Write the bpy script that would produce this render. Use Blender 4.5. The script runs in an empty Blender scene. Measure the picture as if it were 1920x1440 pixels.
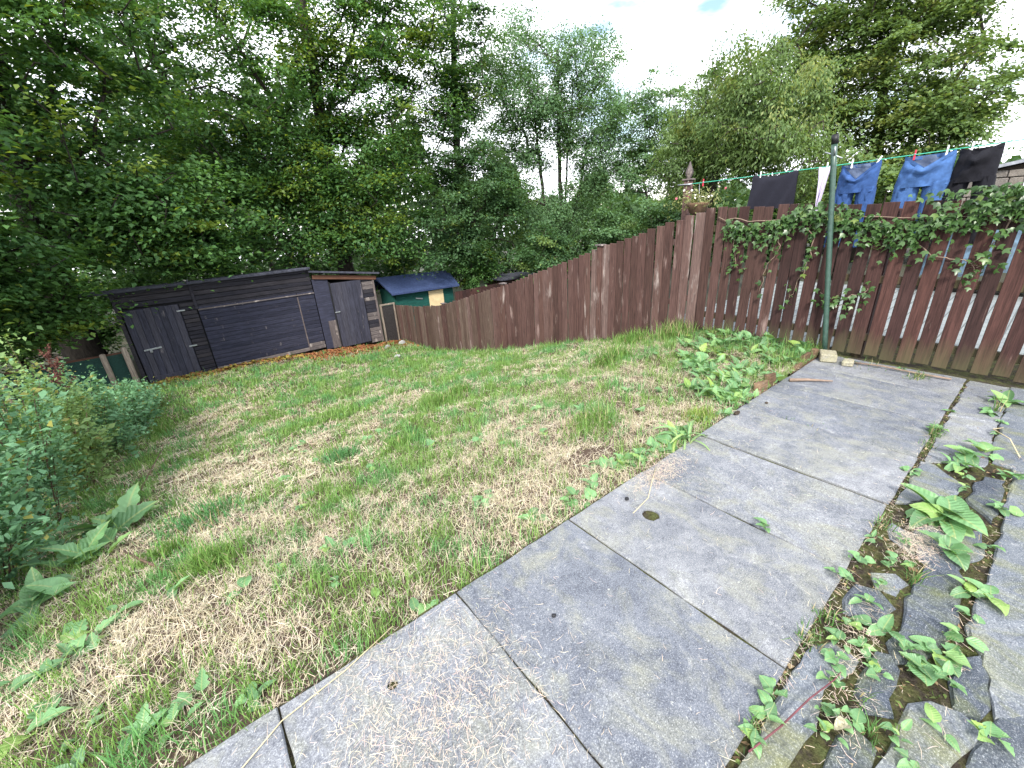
import bpy, bmesh, math, random
import numpy as np
from mathutils import Vector, Matrix, Euler

scene = bpy.context.scene
col = scene.collection
R = math.radians

# ------------------------------------------------------------------ camera
# X runs along the patio towards the boarded fence, Y down the lawn to the shed
CAM_H = 1.5
pitch, roll = R(21.99), R(3.463)
heading = Vector((.6067, .7949, 0))
side = Vector((.7949, -.6067, 0))
fwd = heading * math.cos(pitch) + Vector((0, 0, -math.sin(pitch)))
up0 = heading * math.sin(pitch) + Vector((0, 0, math.cos(pitch)))
right = side * math.cos(roll) - up0 * math.sin(roll)
cup = side * math.sin(roll) + up0 * math.cos(roll)
cd = bpy.data.cameras.new('camera')
cam = bpy.data.objects.new('camera', cd)
col.objects.link(cam)
m = Matrix((right, cup, -fwd)).transposed().to_4x4()
m.translation = (0, 0, CAM_H)
cam.matrix_world = m
cd.sensor_width = 36
cd.lens = 785 / 1920 * 36
cd.clip_start = .05
cd.clip_end = 600
scene.camera = cam

# ------------------------------------------------------------------ sky, sun, exposure
SUN = Vector((-.56, -.50, .66)).normalized()
w = bpy.data.worlds.new('World')
scene.world = w
w.use_nodes = True
nt = w.node_tree
nt.nodes.clear()
out = nt.nodes.new('ShaderNodeOutputWorld')
bg = nt.nodes.new('ShaderNodeBackground')
bg.inputs[1].default_value = .1
sky = nt.nodes.new('ShaderNodeTexSky')
sky.sky_type = 'NISHITA'
sky.sun_disc = False
sky.sun_elevation = math.asin(SUN.z)
sky.sun_rotation = math.atan2(SUN.x, SUN.y)
sky.air_density = 1.2
sky.dust_density = .6
tc = nt.nodes.new('ShaderNodeTexCoord')
mp = nt.nodes.new('ShaderNodeMapping')
mp.inputs['Scale'].default_value = (1, 1, 2.6)
mp.inputs['Location'].default_value = (.35, .1, .4)
nz = nt.nodes.new('ShaderNodeTexNoise')
nz.inputs['Scale'].default_value = 2.3
nz.inputs['Detail'].default_value = 6
nz.inputs['Roughness'].default_value = .55
rmp = nt.nodes.new('ShaderNodeValToRGB')
rmp.color_ramp.elements[0].position = .37
rmp.color_ramp.elements[1].position = .50
mix = nt.nodes.new('ShaderNodeMix')
mix.data_type = 'RGBA'
mix.inputs[7].default_value = (12.0, 12.4, 13.2, 1)
nt.links.new(tc.outputs['Generated'], mp.inputs['Vector'])
nt.links.new(mp.outputs[0], nz.inputs['Vector'])
nt.links.new(nz.outputs['Fac'], rmp.inputs[0])
nt.links.new(rmp.outputs[0], mix.inputs[0])
nt.links.new(sky.outputs[0], mix.inputs[6])
nt.links.new(mix.outputs[2], bg.inputs[0])
nt.links.new(bg.outputs[0], out.inputs[0])
sd = bpy.data.lights.new('sun', 'SUN')
sd.energy = 2.5
sd.angle = R(9)
sd.color = (1, .95, .87)
so = bpy.data.objects.new('sun', sd)
col.objects.link(so)
so.rotation_euler = (-SUN).to_track_quat('-Z', 'Y').to_euler()
so.location = (0, 0, 30)
scene.view_settings.view_transform = 'Standard'
scene.view_settings.look = 'None'
scene.view_settings.exposure = 1.35
scene.view_settings.gamma = 1

# ------------------------------------------------------------------ helpers
rng = np.random.default_rng(7)
rnd = random.Random(11)
WL = {}

def props(o, label=None, cat=None, group=None, kind=None):
    if label: o['label'] = label
    if cat: o['category'] = cat
    if group: o['group'] = group
    if kind: o['kind'] = kind
    return o

def wl(p):
    return WL[p.name] if p else Vector((0, 0, 0))

def link(o, parent, loc, rot=(0, 0, 0)):
    col.objects.link(o)
    WL[o.name] = Vector(loc)
    if parent:
        o.parent = parent
        o.location = Vector(loc) - wl(parent)
    else:
        o.location = loc
    o.rotation_euler = rot
    return o

def thing(name, loc, label, cat, group=None):
    o = bpy.data.objects.new(name, None)
    o.empty_display_size = .1
    link(o, None, loc)
    return props(o, label, cat, group)

def np_mesh(name, V, Fs, mat, tint=None, smooth=False):
    """V (n,3); Fs list of (k,c) int arrays"""
    me = bpy.data.meshes.new(name)
    V = np.asarray(V, np.float32)
    me.vertices.add(len(V))
    me.vertices.foreach_set('co', V.ravel())
    loops = np.concatenate([np.asarray(F, np.int32).ravel() for F in Fs])
    tot = np.concatenate([np.full(len(F), np.asarray(F).shape[1], np.int32) for F in Fs])
    st = np.concatenate([[0], np.cumsum(tot)[:-1]]).astype(np.int32)
    me.loops.add(len(loops))
    me.loops.foreach_set('vertex_index', loops)
    me.polygons.add(len(tot))
    me.polygons.foreach_set('loop_start', st)
    me.polygons.foreach_set('loop_total', tot)
    if smooth:
        me.polygons.foreach_set('use_smooth', np.ones(len(tot), bool))
    me.update(calc_edges=True)
    if tint is not None:
        at = me.attributes.new('tint', 'FLOAT_COLOR', 'POINT')
        t4 = np.ones((len(V), 4), np.float32)
        t4[:, :3] = tint
        at.data.foreach_set('color', t4.ravel())
    if mat: me.materials.append(mat)
    return me

def mobj(name, me, parent=None, loc=(0, 0, 0), rot=(0, 0, 0)):
    o = bpy.data.objects.new(name, me)
    return link(o, parent, loc, rot)

def py_mesh(name, V, F, mat, smooth=False):
    me = bpy.data.meshes.new(name)
    me.from_pydata([tuple(v) for v in V], [], F)
    if smooth:
        me.polygons.foreach_set('use_smooth', [True] * len(me.polygons))
    me.update()
    if mat: me.materials.append(mat)
    return me

_bc = {}
def box_mesh(sx, sy, sz, mat, c=.004, taper=0., wob=0.):
    """chamfered box centred in x,y with its base at z=0"""
    key = (round(sx, 3), round(sy, 3), round(sz, 3), mat.name, round(c, 4), taper, wob)
    if key in _bc: return _bc[key]
    bm = bmesh.new()
    bmesh.ops.create_cube(bm, size=1)
    for v in bm.verts:
        v.co.x *= sx; v.co.y *= sy
        v.co.z = (v.co.z + .5) * sz
        if taper and v.co.z > sz * .5:
            v.co.x *= 1 - taper; v.co.y *= 1 - taper
        if wob:
            v.co += Vector((rnd.uniform(-wob, wob), rnd.uniform(-wob, wob), rnd.uniform(-wob, wob)))
    if c: bmesh.ops.bevel(bm, geom=bm.edges[:], offset=c, segments=1, affect='EDGES', clamp_overlap=True)
    me = bpy.data.meshes.new('box')
    bm.to_mesh(me); bm.free()
    me.materials.append(mat)
    if not wob: _bc[key] = me
    return me

def box(name, size, loc, mat, parent=None, rot=(0, 0, 0), c=.004, taper=0., wob=0.):
    """box with base centre at loc"""
    return mobj(name, box_mesh(*size, mat, c, taper, wob), parent, loc, rot)

def tube_geo(pts, rad, n=8, cap=True):
    pts = [Vector(p) for p in pts]
    if not hasattr(rad, '__len__'): rad = [rad] * len(pts)
    V, F = [], []
    prev = None
    for i, p in enumerate(pts):
        d = (pts[min(i + 1, len(pts) - 1)] - pts[max(i - 1, 0)]).normalized()
        if prev is None:
            a = d.orthogonal().normalized()
        else:
            a = (prev - d * prev.dot(d)).normalized()
        prev = a
        b = d.cross(a)
        for k in range(n):
            t = 2 * math.pi * k / n
            V.append(p + (a * math.cos(t) + b * math.sin(t)) * rad[i])
    for i in range(len(pts) - 1):
        for k in range(n):
            F.append((i * n + k, i * n + (k + 1) % n, (i + 1) * n + (k + 1) % n, (i + 1) * n + k))
    if cap:
        F.append(tuple(range(n))[::-1])
        F.append(tuple(range((len(pts) - 1) * n, len(pts) * n)))
    return V, F

def tube(name, pts, rad, mat, parent=None, n=8, loc=None):
    loc = Vector(loc if loc is not None else pts[0])
    V, F = tube_geo(pts, rad, n)
    return mobj(name, py_mesh(name, [v - loc for v in V], F, mat, True), parent, loc)

def lathe(name, prof, mat, parent, loc, n=16, square=False):
    V, F = [], []
    for r, z in prof:
        for k in range(n):
            t = 2 * math.pi * (k + .5) / n
            V.append((r * math.cos(t), r * math.sin(t), z))
    for i in range(len(prof) - 1):
        for k in range(n):
            F.append((i * n + k, i * n + (k + 1) % n, (i + 1) * n + (k + 1) % n, (i + 1) * n + k))
    F.append(tuple(range(n))[::-1]); F.append(tuple(range((len(prof) - 1) * n, len(prof) * n)))
    return mobj(name, py_mesh(name, V, F, mat, not square), parent, loc)

# smooth pseudo-noise on the plane
_ph = rng.uniform(0, 6.28, (40, 2)); _an = rng.uniform(0, 6.28, 40)
def pn(x, y, scale, seed=0, octs=3):
    x = np.asarray(x, float); y = np.asarray(y, float)
    s = np.zeros(np.broadcast(x, y).shape); amp = 1.; tot = 0
    for o in range(octs):
        for j in range(4):
            i = (seed * 7 + o * 4 + j) % 40
            a = _an[i]; f = (2 ** o) / scale * (1 + .23 * j)
            s = s + amp * np.sin((x * math.cos(a) + y * math.sin(a)) * f * 6.28 + _ph[i, 0] + 1.7 * np.sin((x * math.sin(a + 1) - y * math.cos(a + 1)) * f * 3.1 + _ph[i, 1]))
        tot += amp * 2; amp *= .55
    return s / tot

# ------------------------------------------------------------------ ground shape
YS = [-300, 1.0, 1.26, 2.61, 4.28, 6.67, 9.2, 12.2, 16, 60, 300]
ZR = [0, 0, .03, .02, -.46, -1.09, -1.69, -1.97, -2.2, -5, -16]
ZL = [0, 0, -.03, -.35, -.75, -1.2, -1.5, -1.63, -2.0, -5, -16]
_yt = np.arange(-20, 80, .05)
def _sm(z):
    z = np.interp(_yt, YS, z); k = np.exp(-(np.arange(-12, 13) * .05 / .3) ** 2 / 2); k /= k.sum()
    zz = np.convolve(np.pad(z, 12, mode='edge'), k, 'valid')
    return np.where(_yt < 1.5, z, zz)
_zr, _zl = _sm(ZR), _sm(ZL)
def gz(x, y, bumps=True):
    x = np.asarray(x, float); y = np.asarray(y, float)
    t = np.clip((x - 1.) / 4, 0, 1)
    z = np.where(y < 79, np.interp(y, _yt, _zr) * t + np.interp(y, _yt, _zl) * (1 - t), np.interp(y, YS, ZR))
    if bumps:
        z = z + (pn(x, y, 1.6, 1) * .035 + pn(x, y, .45, 2, 2) * .012) * np.clip((y - 1.28) / .5, 0, 1)
    return z
def gzf(x, y): return float(gz(x, y))

# ------------------------------------------------------------------ materials
def mat(name):
    m_ = bpy.data.materials.new(name); m_.use_nodes = True
    n = m_.node_tree.nodes; n.clear()
    o = n.new('ShaderNodeOutputMaterial'); p = n.new('ShaderNodeBsdfPrincipled')
    m_.node_tree.links.new(p.outputs[0], o.inputs[0])
    return m_, m_.node_tree, p, o

def N(t, typ, **kw):
    n = t.nodes.new(typ)
    for k, v in kw.items():
        if k in n.inputs: n.inputs[k].default_value = v
        else: setattr(n, k, v)
    return n

def noise(t, scale, detail=4, rough=.55, vec=None, dist=0.):
    n = N(t, 'ShaderNodeTexNoise', Scale=scale, Detail=detail, Roughness=rough, Distortion=dist)
    if vec: t.links.new(vec, n.inputs['Vector'])
    return n.outputs['Fac']

def ramp(t, fac, stops):
    n = t.nodes.new('ShaderNodeValToRGB')
    cr = n.color_ramp
    while len(cr.elements) < len(stops): cr.elements.new(.5)
    for e, (p, c) in zip(cr.elements, stops):
        e.position = p
        e.color = (*c, 1) if hasattr(c, '__len__') else (c, c, c, 1)
    t.links.new(fac, n.inputs[0])
    return n.outputs[0]

def mixc(t, fac, a, b, mode='MIX'):
    n = t.nodes.new('ShaderNodeMix'); n.data_type = 'RGBA'; n.blend_type = mode
    for i, v in ((0, fac), (6, a), (7, b)):
        if hasattr(v, 'is_linked'): t.links.new(v, n.inputs[i])
        elif i == 0: n.inputs[0].default_value = v
        else: n.inputs[i].default_value = (*v, 1)
    return n.outputs[2]

def bump(t, p, h, strength=.3, dist=.01):
    b = N(t, 'ShaderNodeBump', Strength=strength, Distance=dist)
    t.links.new(h, b.inputs['Height']); t.links.new(b.outputs[0], p.inputs['Normal'])

def coords(t, kind='Object', scale=(1, 1, 1)):
    c = t.nodes.new('ShaderNodeTexCoord'); m_ = N(t, 'ShaderNodeMapping'); m_.inputs['Scale'].default_value = scale
    t.links.new(c.outputs[kind], m_.inputs['Vector'])
    return m_.outputs[0]

def obj_offset(t, kind='Object', scale=(1, 1, 1)):
    """object coordinates shifted by a random amount for each object"""
    c = t.nodes.new('ShaderNodeTexCoord'); oi = t.nodes.new('ShaderNodeObjectInfo')
    mu = N(t, 'ShaderNodeMath', operation='MULTIPLY'); mu.inputs[1].default_value = 57.
    t.links.new(oi.outputs['Random'], mu.inputs[0])
    ad = N(t, 'ShaderNodeVectorMath', operation='ADD')
    t.links.new(c.outputs[kind], ad.inputs[0]); t.links.new(mu.outputs[0], ad.inputs[1])
    m_ = N(t, 'ShaderNodeMapping'); m_.inputs['Scale'].default_value = scale
    t.links.new(ad.outputs[0], m_.inputs['Vector'])
    return m_.outputs[0], oi.outputs['Random']

def wood(name, stops, grain=(26, 26, 1.3), wear=None, wear_c=(.3, .26, .23), rough=.85, algae=None, bstr=.5):
    """painted or stained timber: colour varies from piece to piece, grain along z"""
    m_, t, p, o = mat(name)
    v, r = obj_offset(t, 'Object', grain)
    g = noise(t, 3.0, 6, .65, v, .6)
    v2, _ = obj_offset(t, 'Object', (3.5, 3.5, .9))
    g2 = noise(t, 2.2, 5, .6, v2)
    base = ramp(t, r, stops)
    c1 = mixc(t, ramp(t, g, [(.32, 0), (.66, .95)]), base, (.30, .29, .29), 'MULTIPLY')
    c1 = mixc(t, ramp(t, g2, [(.3, .0), (.8, .5)]), c1, (.55, .5, .48), 'MULTIPLY')
    if wear is not None:
        gm = N(t, 'ShaderNodeMath', operation='MULTIPLY_ADD'); gm.inputs[1].default_value = .45
        t.links.new(g, gm.inputs[0]); t.links.new(g2, gm.inputs[2])
        c1 = mixc(t, ramp(t, gm.outputs[0], [(wear, 0), (wear + .13, 1)]), c1, wear_c)
    if algae:
        c = t.nodes.new('ShaderNodeTexCoord'); sx = t.nodes.new('ShaderNodeSeparateXYZ'); t.links.new(c.outputs['Object'], sx.inputs[0])
        mu = N(t, 'ShaderNodeMath', operation='MULTIPLY_ADD'); mu.inputs[1].default_value = .5
        t.links.new(g2, mu.inputs[0]); t.links.new(sx.outputs['Z'], mu.inputs[2])
        c1 = mixc(t, ramp(t, mu.outputs[0], [(.2, .65), (.5, 0)]), c1, algae)
    t.links.new(c1, p.inputs['Base Color'])
    p.inputs['Roughness'].default_value = rough
    p.inputs['Specular IOR Level'].default_value = .25
    bump(t, p, g, bstr, .004)
    return m_

def leafy(name, trans=.35, rough=.5, spec=.3, obj_var=None, veins=False, hue=(1.25, 1.2, .55)):
    """leaf: colour from the 'tint' attribute (or from the object when obj_var is given), thin and translucent"""
    m_, t, p, o = mat(name)
    if obj_var:
        oi = t.nodes.new('ShaderNodeObjectInfo')
        c = ramp(t, oi.outputs['Random'], obj_var)
        v = coords(t, 'Object', (1, 1, 1))
        vv, _r = obj_offset(t); c = mixc(t, ramp(t, noise(t, 3.2, 5, .65, vv), [(.35, 0), (.7, .6)]), c, (.5, .58, .42), 'MULTIPLY')
        c = mixc(t, ramp(t, noise(t, 6, 4, .6, vv), [(.62, 0), (.75, .6)]), c, (.30, .30, .10))
        if veins:
            sx = t.nodes.new('ShaderNodeSeparateXYZ'); t.links.new(v, sx.inputs[0])
            ab = N(t, 'ShaderNodeMath', operation='ABSOLUTE'); t.links.new(sx.outputs['X'], ab.inputs[0])
            rb = ramp(t, ab.outputs[0], [(.010, .6), (.028, 0)])
            c = mixc(t, rb, c, (.30, .36, .14))
            w_ = N(t, 'ShaderNodeMath', operation='MULTIPLY_ADD'); w_.inputs[1].default_value = -.8
            t.links.new(ab.outputs[0], w_.inputs[0]); t.links.new(sx.outputs['Y'], w_.inputs[2])
            s_ = N(t, 'ShaderNodeMath', operation='MULTIPLY'); s_.inputs[1].default_value = 62.
            t.links.new(w_.outputs[0], s_.inputs[0])
            sn = N(t, 'ShaderNodeMath', operation='SINE'); t.links.new(s_.outputs[0], sn.inputs[0])
            bn = N(t, 'ShaderNodeMath', operation='MULTIPLY_ADD'); bn.inputs[1].default_value = 2.2; t.links.new(noise(t, 9, 4, .6, vv), bn.inputs[0]); t.links.new(sn.outputs[0], bn.inputs[2])
            bump(t, p, bn.outputs[0], .22, .010)
    else:
        a = N(t, 'ShaderNodeAttribute', attribute_name='tint'); c = a.outputs['Color']
    t.links.new(c, p.inputs['Base Color'])
    p.inputs['Roughness'].default_value = rough
    p.inputs['Specular IOR Level'].default_value = spec
    tr = t.nodes.new('ShaderNodeBsdfTranslucent')
    t.links.new(mixc(t, 1., c, hue, 'MULTIPLY'), tr.inputs['Color'])
    ms = t.nodes.new('ShaderNodeMixShader'); ms.inputs[0].default_value = trans
    t.links.new(p.outputs[0], ms.inputs[1]); t.links.new(tr.outputs[0], ms.inputs[2]); t.links.new(ms.outputs[0], o.inputs[0])
    return m_

def plain(name, c, rough=.6, metal=0., var=.25, scale=30, bstr=.15, spec=.3):
    m_, t, p, o = mat(name)
    v, r = obj_offset(t)
    n = noise(t, scale, 5, .6, v)
    dark = tuple(x * (1 - var) for x in c); lite = tuple(min(1, x * (1 + var)) for x in c)
    t.links.new(ramp(t, n, [(.3, dark), (.7, lite)]), p.inputs['Base Color'])
    p.inputs['Roughness'].default_value = rough; p.inputs['Metallic'].default_value = metal
    p.inputs['Specular IOR Level'].default_value = spec
    bump(t, p, n, bstr, .004)
    return m_

def stone_mat(name, a, b, moss, mossfac=.5, speck=.5, sc=1.):
    m_, t, p, o = mat(name)
    v, r = obj_offset(t)
    big = noise(t, 2.6 * sc, 7, .62, v, .6); mid = noise(t, 13 * sc, 7, .72, v, .3); fine = noise(t, 210, 4, .75, v); sp = noise(t, 34, 5, .62, v); pit = noise(t, 75, 5, .8, v)
    v2, _ = obj_offset(t, 'Object', (1.3, .8, 1)); mo = noise(t, 4.3 * sc, 7, .68, v2, .8)
    c = ramp(t, big, [(.32, a), (.68, b)])
    c = mixc(t, ramp(t, r, [(0, 0.), (1, .75)]), c, (.66, .70, .78), 'MULTIPLY')
    huge = noise(t, .9 * sc, 5, .6, v, 1.); st = noise(t, 6 * sc, 6, .75, v2 if False else v, 1.5)
    c = mixc(t, ramp(t, huge, [(.38, .55), (.62, 0)]), c, (.60, .63, .66), 'MULTIPLY')
    c = mixc(t, ramp(t, st, [(.56, 0), (.74, .5)]), c, (.52, .52, .50))
    c = mixc(t, ramp(t, mid, [(.36, .75), (.58, 0)]), c, (.55, .57, .62), 'MULTIPLY')
    c = mixc(t, ramp(t, mo, [(.47, 0), (.68, mossfac)]), c, moss)
    c = mixc(t, ramp(t, pit, [(.34, .8), (.50, 0)]), c, (.45, .46, .48), 'MULTIPLY')
    c = mixc(t, ramp(t, fine, [(.32, .8), (.60, 0)]), c, (.38, .38, .42), 'MULTIPLY')
    vs, _q = obj_offset(t, 'Object', (40, 190, 40)); fib = noise(t, 1.0, 4, .7, vs, 2.5)
    c = mixc(t, ramp(t, fine, [(.56, 0), (.76, .55)]), c, (.72, .73, .74))
    c = mixc(t, ramp(t, fib, [(.60, 0), (.70, .35)]), c, (.66, .67, .66))
    c = mixc(t, ramp(t, sp, [(.67, 0), (.71, speck)]), c, (.62, .62, .55))
    t.links.new(c, p.inputs['Base Color'])
    p.inputs['Roughness'].default_value = .88; p.inputs['Specular IOR Level'].default_value = .25
    h_ = N(t, 'ShaderNodeMath', operation='MULTIPLY_ADD'); h_.inputs[1].default_value = .5
    t.links.new(fine, h_.inputs[0]); t.links.new(mid, h_.inputs[2])
    bump(t, p, h_.outputs[0], .45, .006)
    return m_

M = {}
M['fence'] = wood('stained_fence', [(0, (.080, .043, .036)), (.45, (.108, .058, .050)), (.8, (.138, .078, .068)), (1, (.18, .110, .098))], wear=.83, wear_c=(.22, .155, .14))
M['fence_dark'] = wood('stained_fence_dark', [(0, (.050, .026, .024)), (.6, (.066, .032, .029)), (1, (.105, .048, .040))], wear=.88, wear_c=(.135, .085, .072), algae=(.085, .085, .04))
M['fence_grey'] = wood('weathered_fence', [(0, (.125, .068, .056)), (.5, (.155, .092, .080)), (1, (.20, .135, .12))], wear=.80, wear_c=(.30, .25, .23))
M['fence_far'] = wood('weathered_far_fence', [(0, (.105, .068, .052)), (.5, (.135, .090, .072)), (1, (.175, .125, .10))], wear=.86, wear_c=(.26, .22, .17))
M['shed_blue'] = wood('blue_black_shed_paint', [(0, (.034, .037, .064)), (.5, (.043, .047, .080)), (1, (.054, .057, .092))], grain=(1.3, 26, 26), wear=.87, wear_c=(.17, .15, .155), bstr=.35)
M['shed_brown'] = wood('bare_shed_boards', [(0, (.030, .030, .043)), (.5, (.040, .039, .053)), (1, (.058, .053, .061))], grain=(1.3, 26, 26), wear=.97, wear_c=(.21, .165, .14))
M['shed_door'] = wood('shed_door_paint', [(0, (.042, .044, .066)), (.5, (.055, .057, .085)), (1, (.072, .072, .096))], wear=.87, wear_c=(.19, .17, .18))
M['shed_worn'] = wood('worn_shed_boards', [(0, (.16, .14, .14)), (1, (.25, .215, .205))], grain=(1.3, 26, 26), wear=.8, wear_c=(.40, .35, .32))
M['shed_worn_v'] = wood('worn_shed_post', [(0, (.13, .11, .11)), (1, (.22, .18, .17))], wear=.82, wear_c=(.40, .34, .30))
M['rust_wood'] = wood('rusty_brown_board', [(0, (.12, .055, .035)), (1, (.2, .10, .065))], grain=(1.3, 26, 26), wear=1.0)
M['shed_dark'] = plain('shed_dark_interior', (.012, .012, .014), .95)
M['felt'] = plain('roofing_felt', (.042, .044, .06), .9, var=.45, scale=14, bstr=.4)
M['felt_blue'] = plain('blue_roofing_felt', (.035, .055, .13), .8, var=.3, scale=18, bstr=.3)
M['green_paint'] = wood('green_shed_paint', [(0, (.012, .10, .085)), (1, (.02, .13, .105))], grain=(1.3, 26, 26), bstr=.2)
M['ply'] = plain('plywood', (.60, .47, .27), .8, var=.14, scale=9, bstr=.1)
M['steel'] = plain('galvanised_steel', (.36, .38, .40), .45, .8)
M['green_metal'] = plain('green_enamel', (.034, .070, .055), .38, 0, var=.3, scale=24, spec=.5)
M['black_plastic'] = plain('black_plastic', (.012, .012, .014), .45)
M['old_post'] = wood('old_round_post', [(0, (.30, .25, .20)), (1, (.38, .32, .26))], wear=.9, wear_c=(.22, .20, .14))
M['mesh_green'] = plain('green_screening', (.008, .035, .028), .8, var=.5, scale=50)
M['dark_mesh'] = plain('dark_wire_mesh', (.045, .04, .04), .8, var=.5, scale=60)
M['soil'] = plain('dark_soil', (.045, .035, .027), .95, var=.5, scale=60, bstr=.8, spec=.1)
def joint_mat():
    m_, t, p, o = mat('mossy_joint')
    v = coords(t, 'Object'); a = noise(t, 14, 5, .65, v); b = noise(t, 90, 4, .7, v)
    c = ramp(t, a, [(.40, (.055, .045, .036)), (.55, (.085, .085, .035)), (.7, (.10, .12, .045))])
    c = mixc(t, ramp(t, b, [(.35, .8), (.6, 0)]), c, (.3, .28, .25), 'MULTIPLY')
    t.links.new(c, p.inputs['Base Color']); p.inputs['Roughness'].default_value = .95; p.inputs['Specular IOR Level'].default_value = .1
    bump(t, p, b, 1., .015)
    return m_
M['joint'] = joint_mat()
M['slab'] = stone_mat('concrete_slab', (.200, .208, .228), (.315, .32, .328), (.285, .285, .215), .65, .4)
M['flag'] = stone_mat('old_flagstone', (.16, .18, .21), (.27, .28, .28), (.20, .205, .09), .8, .25)
M['dark_flag'] = stone_mat('dark_flagstone', (.07, .085, .11), (.15, .165, .18), (.13, .145, .06), .75, .12)
M['brick'] = stone_mat('buff_brick', (.50, .43, .27), (.62, .55, .36), (.40, .38, .2), .4, .2, 3)
M['stone'] = stone_mat('pale_stone', (.45, .43, .40), (.62, .60, .57), (.3, .3, .2), .3, .2, 4)
M['bark'] = wood('bark', [(0, (.050, .043, .036)), (1, (.085, .072, .058))], grain=(9, 9, 1.6), wear=1.0, wear_c=(.075, .09, .05), bstr=1.)
M['bark_pale'] = wood('pale_bark', [(0, (.10, .09, .075)), (1, (.15, .135, .115))], grain=(9, 9, 1.6), wear=.95, wear_c=(.2, .19, .16), bstr=1.)
M['twig'] = plain('twig', (.10, .065, .045), .85, var=.4)
M['vine'] = plain('vine_stem', (.20, .145, .11), .85, var=.3)
M['red_stem'] = plain('red_bramble_stem', (.11, .035, .042), .6, var=.3)
M['leaf'] = leafy('tree_leaf', .42)
M['bushleaf'] = leafy('bush_leaf', .3, .45)
M['grass'] = leafy('grass_blade', .35, .55, .25, hue=(1.1, 1.1, .6))
M['straw'] = leafy('dry_straw', .12, .8, .1, hue=(1, 1, .8))
M['litter'] = leafy('fallen_leaf', .1, .8, .1, hue=(1, .8, .6))
M['dock'] = leafy('weed_leaf', .28, .38, .45, obj_var=[(0, (.11, .22, .10)), (.5, (.16, .32, .14)), (.85, (.21, .39, .17)), (1, (.28, .40, .09))], veins=True)
M['ivy'] = leafy('ivy_leaf', .22, .35, .45, obj_var=[(0, (.026, .062, .020)), (.5, (.048, .105, .032)), (.85, (.080, .155, .045)), (1, (.15, .20, .045))])
M['seed'] = plain('rusty_seed_head', (.11, .042, .032), .9, var=.4)
M['line'] = plain('green_washing_line', (.05, .36, .24), .5)
M['peg_white'] = plain('pale_peg', (.72, .74, .74), .5)
M['peg_red'] = plain('red_peg', (.45, .03, .06), .5)
M['black_cloth'] = plain('black_cloth', (.006, .006, .010), .9, var=.4, scale=90)
M['navy_cloth'] = plain('charcoal_cloth', (.011, .011, .019), .9, var=.3, scale=90)
M['lilac'] = plain('lilac_cloth', (.52, .47, .60), .9, var=.1, scale=60)
M['denim'] = plain('blue_denim', (.026, .066, .19), .9, var=.25, scale=30)
M['denim_in'] = plain('denim_inside', (.13, .17, .27), .9, var=.2, scale=40)
M['denim_pale'] = plain('pale_blue_denim', (.045, .105, .26), .9, var=.3, scale=24)
M['tarp'] = plain('blue_sheeting', (.05, .085, .12), .6, var=.8, scale=9, bstr=.6)
M['slate'] = plain('slate_roof', (.25, .26, .29), .8, var=.3, scale=12)
M['white_paint'] = plain('white_frame', (.72, .76, .80), .5, var=.05)
M['glass'] = plain('window_glass', (.05, .07, .09), .08, var=.1, spec=.6)
M['terracotta'] = plain('brown_basket', (.12, .075, .045), .9)
def petal(name, c):
    return plain(name, c, .7, var=.1)
M['petal_white'] = petal('white_petal', (.75, .72, .62)); M['petal_pink'] = petal('pink_petal', (.42, .10, .14))

def lawn_mat():
    m_, t, p, o = mat('lawn_thatch')
    v = coords(t, 'Object')
    a = noise(t, 1.3, 5, .6, v); b = noise(t, 9, 6, .7, v); f = noise(t, 120, 3, .7, v)
    c = ramp(t, a, [(.35, (.40, .33, .20)), (.6, (.27, .27, .12))])
    c = mixc(t, ramp(t, b, [(.5, 0), (.75, .75)]), c, (.13, .10, .055))
    c = mixc(t, ramp(t, f, [(.3, .8), (.65, 0)]), c, (.3, .28, .25), 'MULTIPLY')
    mv = N(t, 'ShaderNodeMapping'); mv.inputs['Location'].default_value = (-1.95 / .42, -1.68 / .24, 0); mv.inputs['Scale'].default_value = (1 / .42, 1 / .24, 0)
    t.links.new(v, mv.inputs['Vector'])
    ln_ = N(t, 'ShaderNodeVectorMath', operation='LENGTH'); t.links.new(mv.outputs[0], ln_.inputs[0])
    ad = N(t, 'ShaderNodeMath', operation='MULTIPLY_ADD'); ad.inputs[1].default_value = 1.1
    t.links.new(b, ad.inputs[0]); t.links.new(ln_.outputs['Value'], ad.inputs[2])
    c = mixc(t, ramp(t, ad.outputs[0], [(1.0, 1), (1.5, 0)]), c, (.085, .060, .045))
    t.links.new(c, p.inputs['Base Color']); p.inputs['Roughness'].default_value = .95; p.inputs['Specular IOR Level'].default_value = .1
    bump(t, p, f, .8, .01)
    return m_
M['lawn'] = lawn_mat()
def ground_mat():
    m_, t, p, o = mat('woodland_floor')
    v = coords(t, 'Object')
    a = noise(t, .5, 6, .65, v); b = noise(t, 14, 5, .7, v)
    c = ramp(t, a, [(.35, (.030, .045, .018)), (.6, (.045, .036, .024))])
    c = mixc(t, ramp(t, b, [(.4, 0), (.7, .7)]), c, (.03, .03, .018))
    t.links.new(c, p.inputs['Base Color']); p.inputs['Roughness'].default_value = .95
    bump(t, p, b, .8, .03)
    return m_
M['ground'] = ground_mat()
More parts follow.
